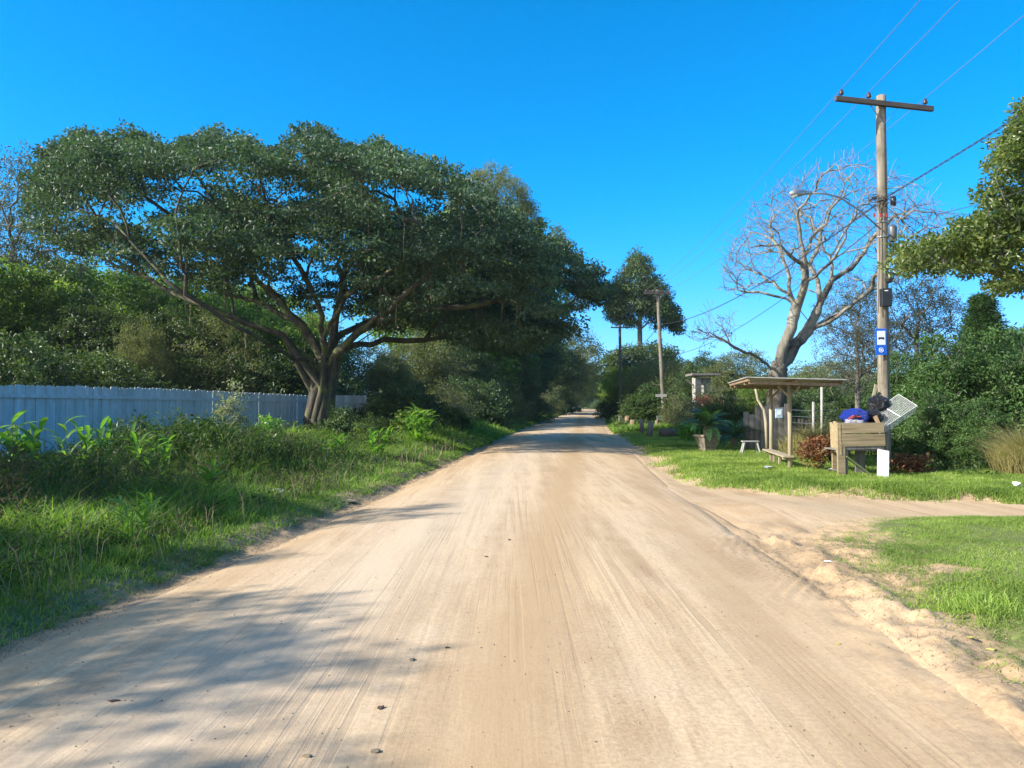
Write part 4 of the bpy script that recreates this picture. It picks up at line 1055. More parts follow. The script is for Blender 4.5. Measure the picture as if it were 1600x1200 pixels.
ginger(30, 11.5, .85, 4, 'broad-leaved plant at the left edge of the photo', 8, L=.42, W=.1)
ginger(655, 27, .9, 8, 'bright broad-leaved clump on the far verge', 9, L=.5, W=.12)
def sapling(px, Y, top, w_, n, npb, label, m, L, W, seed, name='sapling', spread=.16):
    rng = np.random.default_rng(seed); X = (px - 800) / F * Y; z = h1(X, Y); hz = CAMZ + (HZ - top) / F * Y - z
    root = thing(name, (X, Y, z), label, 'sapling')
    P = [np.array([X, Y, z - .05]), np.array([X, Y, z + hz * .4]), np.array([X + .03, Y, z + hz * .8])]; pts = []
    for _ in range(n):
        v = unit(rng.normal(size=3)) * rng.random() ** .5; pts.append([X + v[0] * w_, Y + v[1] * w_, z + hz * (.68 + .32 * v[2])])
    pts = np.array(pts); A, pr = grow(P, [-1, 0, 1], pts, .1, rng, .1, .5, .1)
    b, r = limb_mesh(A, pr, .004, 2.2); b.build('trunk', M_bark2, root, True)
    c = MB(); leaves(c, pts, npb, spread, L, W, rng, .3, .4); c.build('crown', m, root)
sapling(362, 18, 595, .42, 46, 18, 'slender grey-leaved sapling standing against the white fence', M_pale, .12, .04, 1)
sapling(32, 13, 665, .26, 16, 9, 'young tree with bright round leaves at the left end of the fence', M_lush, .17, .13, 2, spread=.14)
sapling(215, 16, 652, .5, 40, 16, 'dark leafy sapling against the middle of the fence', M_dark, .13, .06, 3)
sapling(300, 16.5, 655, .8, 70, 22, 'dark spreading shrub with palmate leaves before the fence', M_weed, .15, .07, 4, name='shrub', spread=.2)
sapling(420, 20, 650, .5, 45, 20, 'bright leafy shrub in front of the fence left of the fig trunk', M_lush, .13, .07, 5, name='shrub')
sapling(534, 25, 632, .45, 40, 20, 'dark shrub in front of the short white fence panel', M_dark, .14, .07, 6, name='shrub', spread=.2)
sapling(645, 30, 640, .9, 70, 24, 'green papaya-like shrub on the verge right of the fig tree', M_green, .2, .09, 7, name='shrub', spread=.25)
def grass_clump(X, Y, hgt, rad, n, label, m, seed, name='grass_clump', wid=.008, group=None):
    rng = np.random.default_rng(seed); root = thing(name, (X, Y, h1(X, Y)), label, 'grass clump', group)
    b = MB(); r = rad * rng.random(n) ** .6; a = rng.uniform(0, 2 * pi, n); x = X + r * np.cos(a) * .8; y = Y + r * np.sin(a) * .8
    blades(b, x, y, hgt * rng.uniform(.5, 1.1, n) * (1 - .5 * (r / rad) ** 2), np.full(n, wid), rng, .9); b.build('blades', m, root)
grass_clump(-5.9, 22, .85, 1.5, 9000, 'dense sunlit mound of tall grass at the foot of the fig tree', M_tall, 1, wid=.014)
grass_clump(12.1, 17.6, 1.35, 1.0, 5000, 'tall clump of dry straw-coloured grass at the right edge', M_drygrass, 2, wid=.012)
grass_clump(9.6, 24, 1.3, 1.3, 2500, 'dry pale grass behind the rubbish crate', M_drygrass, 3, wid=.014)
for i, (X, Y, hh) in enumerate([(-4.6, 6.6, .36), (-3.9, 7.6, .32), (-5.4, 7.3, .42), (-4.4, 8.9, .34), (-6.3, 8.4, .5), (-3.7, 10.2, .3), (-4.3, 5.8, .3)]):
    grass_clump(X, Y, hh, .3, 160, ['long-bladed bright grass tuft nearest the bottom left', 'bright grass tuft beside the eroded road edge', 'tall bright grass tuft at the left edge of the photo',
                                   'bright grass tuft below the broad-leaved plant', 'tall grass tuft against the dark weeds', 'small grass tuft where the verge narrows', 'low grass tuft at the lower left corner'][i], M_tall, 20 + i, wid=.012, group='grass tufts on the near left verge')

# cycads, banana-like clump
def cycad(X, Y, z, n, L, label, seed):
    rng = np.random.default_rng(seed); root = thing('cycad', (X, Y, z), label, 'plant', 'cycads')
    tr = MB(); tr.lathe((X, Y, z), [(.12, 0), (.15, .1), (.14, .25), (.08, .35)], 10); tr.build('trunk', M_concd, root)
    for f in range(n):
        b = MB(); az = f * 2.4 + rng.normal() * .15; el = rng.uniform(.15, 1.35); Lf = L * rng.uniform(.8, 1.1); seg = 22
        t = np.linspace(0, 1, seg); ang = el - (1.0 + .3 * rng.random()) * t
        dr = np.cumsum(np.r_[0, np.cos(ang[:-1])]) / seg * Lf; dz = np.cumsum(np.r_[0, np.sin(ang[:-1])]) / seg * Lf
        P = np.c_[X + cos(az) * dr, Y + sin(az) * dr, z + .3 + dz]
        b.tube(P, np.linspace(.012, .004, seg), 4, False)
        s = np.array([-sin(az), cos(az), 0])
        q = P[2:]; tt = t[2:]; ll = Lf * .16 * np.sin(pi * (tt * .9 + .08)) + .02
        fw = np.gradient(q, axis=0); fw = unit(fw)
        for sg in (-1, 1):
            for off in (0, .5):
                qq = q + fw * (Lf / seg) * off
                tip = qq + (sg * s * .8 + fw * .6 + np.array([0, 0, .15])) * ll[:, None]
                m_ = (qq + tip) / 2; wv = fw * .014
                V = np.stack([qq, m_ - wv, tip, m_ + wv], 1); i = np.arange(len(q))[:, None] * 4
                b.add(V, i + np.array([[0, 1, 2, 3]]))
        b.build('frond', M_cycad, root)
PX, PY_ = at(1105, 690, 27)[0], 27.0; PZ = h1(PX, PY_)
pl = thing('planter', (PX, PY_, PZ), 'tapered square concrete planter on the lawn holding a cycad', 'planter')
def taper_box(b, c, w0, w1, z0, z1, rot=0):
    v = []
    for w_, z in ((w0, z0), (w1, z1)):
        for sx, sy in ((-1, -1), (1, -1), (1, 1), (-1, 1)):
            x, y = sx * w_ / 2, sy * w_ / 2; v.append((c[0] + x * cos(rot) - y * sin(rot), c[1] + x * sin(rot) + y * cos(rot), z))
    b.add(v, [[3, 2, 1, 0], [4, 5, 6, 7], [0, 1, 5, 4], [1, 2, 6, 5], [2, 3, 7, 6], [3, 0, 4, 7]])
b = MB(); taper_box(b, (PX, PY_), .46, .64, PZ + .16, PZ + .52, .3); b.build('pot', M_pot, pl, bevel=.01)
b = MB(); taper_box(b, (PX, PY_), .72, .74, PZ + .523, PZ + .60, .3); b.build('rim', M_pot, pl, bevel=.01)
b = MB(); taper_box(b, (PX, PY_), .50, .44, PZ - .05, PZ + .158, .3); b.build('base', M_concd, pl, bevel=.01)
cycad(PX, PY_, PZ + .55, 34, 1.15, 'large cycad with arching fronds growing in the concrete planter', 1)
cycad(at(1152, 680, 28)[0], 28.4, h1(8.3, 28.4) + .1, 30, 1.25, 'cycad growing from the ground beside the grey board fence', 2)
def banana(px, Y, n, L, W, hgt, label, seed, m=M_lush, name='large_leaved_plant'):
    rng = np.random.default_rng(seed); X = (px - 800) / F * Y; z = h1(X, Y); root = thing(name, (X, Y, z), label, 'plant')
    b = MB()
    for k in range(n):
        r_ = rng.random() * hgt * .5; a = rng.uniform(0, 2 * pi); az = rng.uniform(0, 2 * pi)
        strap_leaf(b, (X + r_ * cos(a), Y + r_ * sin(a), z + rng.random() * hgt * .45), az, rng.uniform(.8, 1.4), L * rng.uniform(.7, 1.2), W, rng.uniform(.4, 1.5), 8, .2)
    b.build('leaves', m, root, True)
banana(1066, 55, 110, 1.5, .30, 2.6, 'clump of large glossy upright leaves behind the middle pole', 1)
banana(1078, 34, 50, .8, .13, 1.0, 'low bright leafy plant left of the planter', 2)
banana(1240, 24.5, 40, .5, .07, .5, 'low leafy herb right of the shelter bench', 4, M_weed)
# rust-leaved shrub left of the crate
def rust(px, Y, hgt, label, seed, w_=.35):
    rng = np.random.default_rng(seed); X = (px - 800) / F * Y; z = h1(X, Y); root = thing('rusty_shrub', (X, Y, z), label, 'shrub')
    pts = np.array([[X + rng.normal() * w_ * .6, Y + rng.normal() * w_ * .6, z + hgt * rng.random() ** .7] for _ in range(60)])
    A, pr = grow([np.array([X, Y, z - .02]), np.array([X, Y, z + .1])], [-1, 0], pts, .1, rng); b_, r = limb_mesh(A, pr, .004, 2.2); b_.build('stems', M_bark2, root)
    c = MB(); leaves(c, pts, 16, .14, .11, .06, rng, .3, .4); c.build('foliage', M_rust, root)
rust(1283, 18.6, .8, 'reddish-brown leafy shrub left of the rubbish crate', 1)
rust(1425, 17.8, .4, 'brown withered plant right of the rubbish crate', 2)

# ------------------------------------------------------------------ utility poles and wires
def pole(X, Y, top, r0, r1, label, m, arm=2.6, armdir=(1, .1), armtilt=0, lean=(0, 0), detail=True, arm2=None):
    z = h1(X, Y); root = thing('utility_pole', (X, Y, z), label, 'utility pole', 'wooden utility poles')
    n = 12; t = np.linspace(0, 1, n); rr = r0 + (r1 - r0) * t
    rng = np.random.default_rng(int(abs(Y))); P = np.c_[X + lean[0] * t + rng.normal(size=n) * .008, Y + lean[1] * t, z - .3 + (top - z + .3) * t]
    b = MB(); b.tube(P, rr, 14 if detail else 8); b.build('shaft', m, root, True)
    d = np.array([armdir[0], armdir[1], armtilt]); d /= np.linalg.norm(d); c = P[-1] - [0, 0, .28] + np.array([0, -r1 - .06, 0])
    a0, a1 = c - d * arm * .5, c + d * arm * .5
    b = MB(); b.beam(a0, a1, .10, .13); b.build('crossarm', M_arm, root, bevel=.01 if detail else 0)
    ins = []
    for f in (-.44, -.16, .42):
        p = c + d * arm * f + [0, 0, .065]
        b = MB(); b.lathe(p, [(.012, 0), (.012, .05), (.06, .055), (.062, .085), (.042, .10), (.055, .115), (.05, .14), (.03, .16), (.03, .185), (.012, .20)], 12)
        b.build('insulator', M_insul, root, True); ins.append(p + [0, 0, .2])
    for s in (-1, 1):
        b = MB(); b.beam(c + d * s * .38 - [0, -.03, .06], P[-1] - [0, r1, .80], .03, .008); b.build('brace', M_metal, root)
    return root, ins, P
X1, Y1 = at(1380, 600, 19.6)[0], 19.6
TOP1 = at(1383, 150, 19.6)[2]
p1, ins1, P1 = pole(X1, Y1, TOP1, .155, .118, 'tall weathered utility pole behind the rubbish crate', M_pole, 2.72, (1, .12), -.055, (.06, 0))
X2, Y2 = at(1038, 600, 54)[0], 54.0
p2, ins2, P2 = pole(X2, Y2, at(1030, 453, 54)[2], .16, .12, 'leaning pale utility pole with two signboards on the right lawn', M_pole, 1.9, (1, .1), 0, (-.45, 0), False)
X3, Y3 = at(969, 600, 80)[0], 80.0
p3, ins3, P3 = pole(X3, Y3, at(969, 508, 80)[2], .19, .15, 'dark utility pole in front of the far eucalyptus', M_poled, 2.0, (1, .1), 0, (0, 0), False)
X0, Y0 = 6.3, -17.0
p0, ins0, P0 = pole(X0, Y0, 9.9, .16, .12, 'utility pole behind the camera, outside the photo', M_pole, 2.6, (1, .1), 0, (0, 0), False)
# second arm on pole 2
b = MB(); c2 = P2[-1] - [0, .2, .28]; b.beam(c2 + [-.9, 0, .16], c2 + [.35, 0, .16], .09, .09); b.build('crossarm', M_arm, p2)
def sag(a, b_, s, n=26):
    t = np.linspace(0, 1, n)[:, None]; p = np.array(a) * (1 - t) + np.array(b_) * t; p[:, 2] -= (4 * s * t * (1 - t))[:, 0]; return p
lbls = ['left', 'middle', 'right']
for k in range(3):
    P = np.concatenate([sag(ins0[k], ins1[k], .35), sag(ins1[k], ins2[k], .4)[1:], sag(ins2[k], ins3[k], .3)[1:]])
    b = MB(); b.tube(P, .0075, 5, False); tag(b.build('overhead_wire', M_wirel), 'thin high wire on the %s insulators of the pole tops' % lbls[k], 'wire', 'high wires between the utility poles')
att = P1[8] + [0, -.14, 0]; zA = at(1380, 312, Y1)[2]; A0 = np.array([P1[8][0], Y1 - .16, zA])
zz2 = at(1030, 507, 54)[2]
P = np.concatenate([sag([X0, Y0, 6.9], A0, .3, 40), sag(A0, [P2[8][0], 53.8, zz2], .75, 40)[1:]])
def twisted(P, r, tw, label, m=M_wire):
    b = MB(); t = np.arange(len(P))
    # resample fine
    u = np.linspace(0, len(P) - 1, len(P) * 7); Q = np.stack([np.interp(u, t, P[:, i]) for i in range(3)], 1)
    for ph in (0, 2.1, 4.2):
        a = u * tw + ph; b.tube(Q + np.c_[np.cos(a) * r, np.cos(a) * r * .2, np.sin(a) * r], .009, 4, False)
    return tag(b.build('twisted_cable', m), label, 'cable')
twisted(P, .017, 4.0, 'thick twisted supply cable slung between the utility poles below the crossarms')
twisted(sag([P2[8][0], 53.8, zz2], [P3[8][0], 79.8, at(969, 560, 80)[2]], .5), .017, 4.0, 'twisted cable from the middle pole to the third pole')
def cable(a, b_, s, label, r=.008, m=M_wire):
    b = MB(); b.tube(sag(a, b_, s), r, 5, False); tag(b.build('service_cable', m), label, 'cable', 'service cables at the near utility pole')
At = lambda px, py, dy=0: at(px, py, Y1 + dy)
cable(A0, at(1720, 330, 12), .25, 'service cable leaving the near pole to the right, highest', .007)
cable(A0 - [0, 0, .1], at(1690, 395, 16), .3, 'service cable leaving the near pole to the right, second', .007)
cable(A0 - [0, 0, .05], at(1600, 420, 24), .25, 'dark service cable dropping right from the near pole', .008)
cable(A0 - [0, 0, .2], at(1560, 440, 25), .2, 'dark service cable dropping steeply right from the near pole', .008)
cable(At(1380, 345), at(1700, 262, 9), .15, 'lower telephone cable passing the near pole to the right', .006)
cable(At(1378, 345), [P2[6][0], 53.8, at(1030, 556, 54)[2]], .9, 'lower telephone cable sagging from the near pole to the middle pole', .012)
cable([P2[6][0], 53.8, at(1030, 556, 54)[2]], [P3[6][0], 79.8, at(969, 565, 80)[2]], .4, 'low cable from the middle pole to the third pole', .012)
# pole hardware
def part(fn, name, m, parent, smooth=False, bevel=0):
    b = MB(); fn(b); return b.build(name, m, parent, smooth, bevel)
rng = np.random.default_rng(4)
def coil(b):
    for k in range(16):
        c = At(1372 + rng.normal() * 9, 312 + rng.normal() * 5, -.2 + rng.normal() * .08); a = np.linspace(0, 2 * pi, 12); r_ = rng.uniform(.06, .2); tl = rng.uniform(0, 1.4)
        b.tube(np.c_[c[0] + r_ * np.cos(a), c[1] + r_ * np.sin(a) * cos(tl) * .5, c[2] + r_ * .45 * np.sin(a + tl)], .008, 4, False)
part(coil, 'cable_coil', M_blackm, p1)
part(lambda b: b.lathe(At(1396, 322, -.15), [(.05, 0), (.07, .04), (.07, .2), (.05, .25)], 10), 'clamp', M_blackm, p1, True)
part(lambda b: b.lathe(At(1395, 378, -.12), [(.05, 0), (.1, .03), (.105, .38), (.07, .43), (.03, .46)], 14), 'line_fuse', plain('grey_can', (.12, .12, .12), .5, .3), p1, True)
for y_ in (349, 372): part(lambda b, y_=y_: b.lathe(np.array([P1[6][0], Y1, At(1380, y_)[2]]), [(.15, 0), (.15, .035)], 16), 'band', M_metal, p1, True)
mb_ = part(lambda b: b.box(At(1384, 465, -.22), (.26, .16, .46)), 'meter_box', M_blackm, p1, bevel=.015)
part(lambda b: b.box(At(1385, 454, -.303), (.09, .004, .025)), 'box_label', M_signw, mb_)
part(lambda b: (b.lathe(At(1388, 442, -.1), [(.03, 0), (.1, .02), (.12, .1), (.06, .2)], 10), b.box(At(1398, 428, 0), (.3, .08, .08))), 'bracket', M_blackm, p1)
for x_ in (1366, 1376, 1386): part(lambda b: b.box(At(x_, 336, -.17), (.05, .01, .10)), 'red_tag', M_red, p1)
part(lambda b: b.tube([At(1374, 320, -.14), At(1374, 400, -.15), At(1373, 440, -.16), At(1372, 490, -.17)], .012, 5, False), 'conduit', M_blackm, p1)
# street lamp
lamp_b = At(1376, 358, -.14)
sl = thing('street_lamp', lamp_b, 'grey street lamp on a curved arm reaching left from the near utility pole', 'street lamp')
part(lambda b: b.tube([lamp_b, At(1345, 330, -.5), At(1312, 308, -.8), At(1290, 303, -1.0), At(1266, 301, -1.1)], .022, 8), 'arm', M_metal, sl, True)
def head(b):
    c0 = At(1268, 301, -1.1); c1 = At(1234, 302, -1.3); t = np.linspace(0, 1, 9)[:, None]; P = c0 * (1 - t) + c1 * t
    b.tube(P, [.03, .045, .05, .06, .085, .10, .10, .08, .02], 10)
lh = part(head, 'lamp_head', M_metal, sl, True)
part(lambda b: b.lathe(At(1242, 306, -1.25) - [0, 0, .05], [(.02, 0), (.07, .02), (.085, .07)], 12), 'lamp_glass', M_glass, lh, True)
# bus stop sign on the pole
sc = at(1376.5, 534, Y1 - .2); sw, sh = .29, .68
bs = thing('bus_stop_sign', sc, 'blue and white bus stop sign fixed to the near utility pole', 'sign')
part(lambda b: b.box(sc, (sw, .015, sh)), 'panel', M_signb, bs, bevel=.004)
wf = part(lambda b: b.box(sc + [.005, -.010, .10], (.21, .005, .36)), 'white_field', M_signw, bs)
def bus(b):
    c = sc + np.array([.0, -.0155, .09]); b.box(c, (.155, .003, .035)); b.box(c + [.005, 0, .022], (.13, .003, .012))
    for s in (-.05, .05): b.tube([c + [s, .0015, -.022], c + [s, -.0025, -.022]], .013, 10)
part(bus, 'bus_pictogram', M_signd, wf)
def emblem(b):
    c = sc + np.array([0, -.010, -.215]); a = np.linspace(0, 2 * pi, 18)
    b.tube(np.c_[c[0] + .052 * np.cos(a), np.full(18, c[1]), c[2] + .058 * np.sin(a)], .007, 5, False)
    b.box(c + [0, 0, .01], (.04, .004, .05)); b.box(c + [-.012, 0, -.025], (.014, .004, .02)); b.box(c + [.012, 0, -.025], (.014, .004, .02))
part(emblem, 'emblem', M_signw, bs)
# signboards on pole 2
s1 = at(1033, 618, 53.7); a_ = thing('signboard', s1, 'small blank grey plank sign high on the middle utility pole', 'sign')
part(lambda b: b.box(s1, (.78, .03, .20)), 'board', M_cement, a_)
s2 = at(1033, 653, 53.6); a_ = thing('signboard', s2, 'white signboard with dark capitals low on the middle utility pole', 'sign')
part(lambda b: b.box(s2, (.66, .03, .32)), 'board', M_signw, a_)
def marks(b):
    x = -.24
    for k in range(6):
        b.box(s2 + [x, -.018, .0], (.018, .004, .13));
        if k % 2: b.box(s2 + [x + .03, -.018, .05], (.04, .004, .018)); b.box(s2 + [x + .03, -.018, -.05], (.04, .004, .018))
        else: b.box(s2 + [x + .035, -.018, 0], (.018, .004, .13)); b.box(s2 + [x + .018, -.0185, 0], (.03, .004, .018))
        x += .085
part(marks, 'lettering', M_signd, a_)
part(lambda b: b.beam(at(1025, 645, 53.7), at(1041, 645, 53.7), .04, .05), 'bracket', M_log, a_)

# ------------------------------------------------------------------ bus shelter
def shelter():
    A = np.array([7.50, 21.9]); B = np.array([7.05, 19.2]); za, zb = h1(*A), h1(*B)
    root = thing('bus_shelter', (B[0], B[1], zb), 'simple wooden bus shelter with flat sheet roof and two pale posts on the lawn', 'bus shelter')
    def pt(u, v, z=0):      # u along the road (0..1), v across (0..1)
        c = [at(1166, 590, 18.2), at(1137, 599, 23.2), at(1323, 594, 18.2), None]
        e = c[0] + (c[1] - c[0]) * u + (c[2] - c[0]) * v; return e + np.array([0, 0, z])
    # corrugated roof sheet, ribs across
    nu, nv = 90, 3; V = []
    for lay in (0, 1):
        for i in range(nu + 1):
            for j in range(nv + 1):
                V.append(pt(i / nu, j / nv, .012 * math.sin(i * 2.1) + (.014 if lay else 0)))
    f = []; n1 = nv + 1; off = (nu + 1) * n1
    for i in range(nu):
        for j in range(nv):
            q = [i * n1 + j, (i + 1) * n1 + j, (i + 1) * n1 + j + 1, i * n1 + j + 1]; f.append(q[::-1]); f.append([k + off for k in q])
    for i in range(nu):
        for j in (0, nv): q = [i * n1 + j, (i + 1) * n1 + j, (i + 1) * n1 + j + off, i * n1 + j + off]; f.append(q)
    for j in range(nv):
        for i in (0, nu): q = [i * n1 + j, i * n1 + j + 1, i * n1 + j + 1 + off, i * n1 + j + off]; f.append(q)
    b = MB(); b.add(V, f); b.build('roof', M_cement, root)
    for v in (.03, .50, .97): part(lambda b, v=v: b.beam(pt(.01, v, -.05), pt(.99, v, -.05), .05, .06), 'purlin', M_rafter, root)
    for u in (.02, .22, .74, .98): part(lambda b, u=u: b.beam(pt(u, .03, -.115), pt(u, .93, -.115), .05, .07), 'rafter', M_rafter, root)
    for (p, z) in ((A, za), (B, zb)):
        tp = 2.27
        part(lambda b, p=p, z=z: b.tube([(p[0], p[1], z - .2), (p[0] + .01, p[1], (z + tp) / 2), (p[0], p[1], tp)], [.06, .055, .052], 10), 'post', M_post, root, True)
        for s in (-1, 1): part(lambda b, p=p, s=s: b.beam((p[0], p[1], tp - .32), (p[0] + s * .28, p[1] + .02, tp - .05), .035, .05), 'brace', M_post, root)
    d = (A - B) / np.linalg.norm(A - B)
    a3 = (*(B - d * .15 - [.06, 0]), .44); b3 = (*(A + d * .12 - [.10, 0]), .46)
    part(lambda b: b.beam(a3, b3, .26, .045), 'bench_seat', M_post, root, bevel=.006)
    for (p, z) in ((A, .40), (B, .385)): part(lambda b, p=p, z=z: b.beam((p[0] - .16, p[1] + .08, z), (p[0] + .18, p[1] + .08, z), .04, .06), 'seat_support', M_post, root)
    for s in (.35, .66):
        q = B + d * np.linalg.norm(A - B) * s; part(lambda b, q=q: b.box((q[0] - .09, q[1], .2), (.05, .05, .5)), 'bench_leg', M_post, root)
shelter()
cs = at(1196, 652, 25.0); r_ = thing('crooked_branch', cs, 'bare crooked pale branch curving up behind the left end of the shelter', 'branch')
part(lambda b: b.tube([at(1199, 700, 25), at(1197, 660, 25), at(1194, 640, 25), at(1184, 624, 25), at(1180, 606, 25)], [.06, .06, .055, .045, .035], 8), 'branch', M_post, r_, True)

# ------------------------------------------------------------------ rubbish crate with its rubbish
def crate():
    Y = 17.0; F0 = at(1316, 700, Y); F1 = at(1381, 700, Y); z0 = h1(F0[0], Y)
    root = thing('rubbish_crate', (F0[0], Y, z0), 'raised wooden plank crate for rubbish in front of the utility pole', 'rubbish bin')
    z = lambda py: at(1350, py, Y)[2]
    pl_ = lambda a, b_, th, hh, nm='plank', m=M_plank: part(lambda b: b.beam(a, b_, th, hh), nm, m, root, bevel=.004)
    L, Rr, D = F0[0], F1[0], 1.0
    pl_((L, Y, z(669.5)), (Rr, Y - .02, z(668)), .03, .225)
    pl_((L - .0, Y, z(688.5)), (Rr + .03, Y, z(687)), .032, .275)
    pl_((L + .02, Y + .03, z(700.5)), (Rr + .0, Y + .03, z(699)), .05, .07, 'rail', M_greyw)
    for (yy) in (669.5, 688.5):
        pl_((Rr + .0, Y + .03, z(yy)), (Rr, Y + D, z(yy)), .03, .23); pl_((L + .22, Y + D, z(yy)), (Rr, Y + D, z(yy)), .03, .23)
    for k, x_ in enumerate((0, .22, .44, .66, .88)):      # left side: upright slats
        part(lambda b, x_=x_, k=k: b.beam((L - .03 + .24 * x_, Y + .05 + x_, .62 + .02 * k), (L - .05 + .24 * x_, Y + .05 + x_, 1.30 + .03 * (k % 3)), .14, .035), 'slat', M_plank, root)
    part(lambda b: b.box(((L + Rr) / 2, Y + D / 2 + .02, .72), (Rr - L, D - .06, .03)), 'floor_board', M_greyw, root)
    for (x_, y_, m_, wd) in ((L - .02, Y + .02, M_plank, .17), (L + .10, Y + .06, M_greyw, .09), (Rr - .03, Y + .10, M_greyw, .08), (L + .24, Y + D, M_plank, .1), (Rr - .02, Y + D, M_greyw, .1), (Rr - .32, Y + .5, M_greyw, .2)):
        tall = 1.32 if m_ is M_plank else .70
        part(lambda b, x_=x_, y_=y_, wd=wd, tall=tall: b.beam((x_, y_, h1(x_, y_) - .1), (x_ + (.0), y_, tall), wd, .06, (0, 1, 0)), 'leg', m_, root, bevel=.004)
    part(lambda b: b.beam((L + .08, Y + .02, z(713)), (Rr - .2, Y + .14, z(745)), .09, .03), 'brace', wood_mat('mossy_plank', (.16, .17, .08), (.34, .36, .2), 0), root)
    # leaning white board
    wb = thing('white_board', (Rr - .12, Y - .25, z0), 'white plank leaning against the front of the rubbish crate', 'board')
    part(lambda b: b.beam((Rr - .17, Y - .28, h1(Rr, Y - .3) - .02), (Rr - .04, Y - .06, z(703)), .25, .025, (0, -1, .3)), 'plank', M_white, wb, bevel=.003)
    def bag(name, c, r, m, label, seed, sq=.8, knot=True, amp=.13):
        rng = np.random.default_rng(seed); n, k = 26, 18
        th = np.linspace(0, pi, k); ph = np.arange(n) * 2 * pi / n; V = []
        for t in th:
            for p in ph:
                dd = np.array([math.sin(t) * cos(p), math.sin(t) * sin(p), cos(t)])
                q = 1 + amp * (math.sin(5 * p + 3 * t + seed) * .5 + math.sin(9 * t + 2 * p) * .4 + rng.normal() * .22) * math.sin(t)
                V.append(np.array(c) + dd * q * np.array(r) * np.array([1, 1, sq]))
        i = np.arange(k - 1)[:, None] * n; j = np.arange(n)[None]; kk = (j + 1) % n
        b = MB(); b.add(V, np.stack([i + j, i + kk, i + n + kk, i + n + j], -1).reshape(-1, 4))
        root_ = thing(name, (c[0], c[1], c[2] - r[2] * sq), label, 'rubbish bag'); bg_ = b.build('bag', m, root_, True)
        if knot: part(lambda b: b.tube([np.array(c) + [0, 0, r[2] * sq * .85], np.array(c) + [.01, 0, r[2] * sq * 1.05], np.array(c) + [.05, 0, r[2] * sq * 1.25]], [.05, .02, .045], 7), 'knot', m, bg_, True)
        return root_
    b0 = bag('blue_bag', at(1336, 652, Y + .35), (.30, .26, .24), M_blue, 'bright blue rubbish bag bulging from the crate', 2, .85, False, .2)
    part(lambda b: [b.beam(at(1325 + k * 5, 655 - k * 2, Y + .09), at(1334 + k * 5, 649 + k, Y + .09), .03, .02) for k in range(3)], 'orange_print', M_orange, b0)
    bag('white_bag', at(1337, 660, Y + .2), (.24, .14, .12), M_whiteb, 'white and mauve plastic bag in front of the blue bag', 3, .8, False, .2)
    bag('black_bag', at(1362, 652, Y + .5), (.22, .24, .22), M_blackb, 'black rubbish bag on the right of the crate', 4, .9, True, .2)
    bag('black_bag', at(1372, 632, Y + .9), (.24, .24, .24), M_blackb, 'black rubbish bag on top, against the pole', 5, .9, True, .2)
    cb = thing('cardboard_scrap', at(1371, 662, Y + .2), 'torn tan cardboard piece at the right corner of the crate', 'cardboard')
    part(lambda b: b.beam(at(1367, 650, Y + .1), at(1374, 665, Y + .08), .09, .01, (0, -1, 0)), 'sheet', plain('cardboard', (.48, .30, .17), .8), cb)
    ps = thing('wooden_slat', at(1366, 625, Y + 1.2), 'thin pale slat standing up between the black bags and the pole', 'slat')
    part(lambda b: b.beam(at(1360, 640, Y + 1.2), at(1369, 601, Y + 1.3), .07, .02, (0, -1, 0)), 'slat', M_post, ps)
    # wire rack
    K = [at(1352, 652, Y + .9), at(1381, 668, Y + .15), at(1433, 634, Y + .2), at(1404, 616, Y + .95)]
    wr = thing('wire_rack', K[1], 'white wire rack sticking out of the crate to the right', 'wire rack')
    def mesh(b):
        for i in range(26):
            t = i / 25; b.tube([K[1] * (1 - t) + K[2] * t, K[0] * (1 - t) + K[3] * t], .002, 4, False)
            b.tube([K[1] * (1 - t) + K[0] * t, K[2] * (1 - t) + K[3] * t], .002, 4, False)
        dn = np.array([-.05, .02, -.16])
        for i in range(26):
            t = i / 25; e0 = K[1] * (1 - t) + K[2] * t; b.tube([e0, e0 + dn], .002, 4, False)
        for q in (0, .33, .66, 1): b.tube([K[1] + dn * q, K[2] + dn * q], .0035, 4, False)
    part(mesh, 'grid', M_white, wr)
    part(lambda b: (b.tube([K[0], K[1], K[2], K[3], K[0]], .008, 6, False), b.tube([(K[0] + K[3]) / 2, (K[1] + K[2]) / 2], .008, 6, False)), 'frame', M_white, wr)
crate()

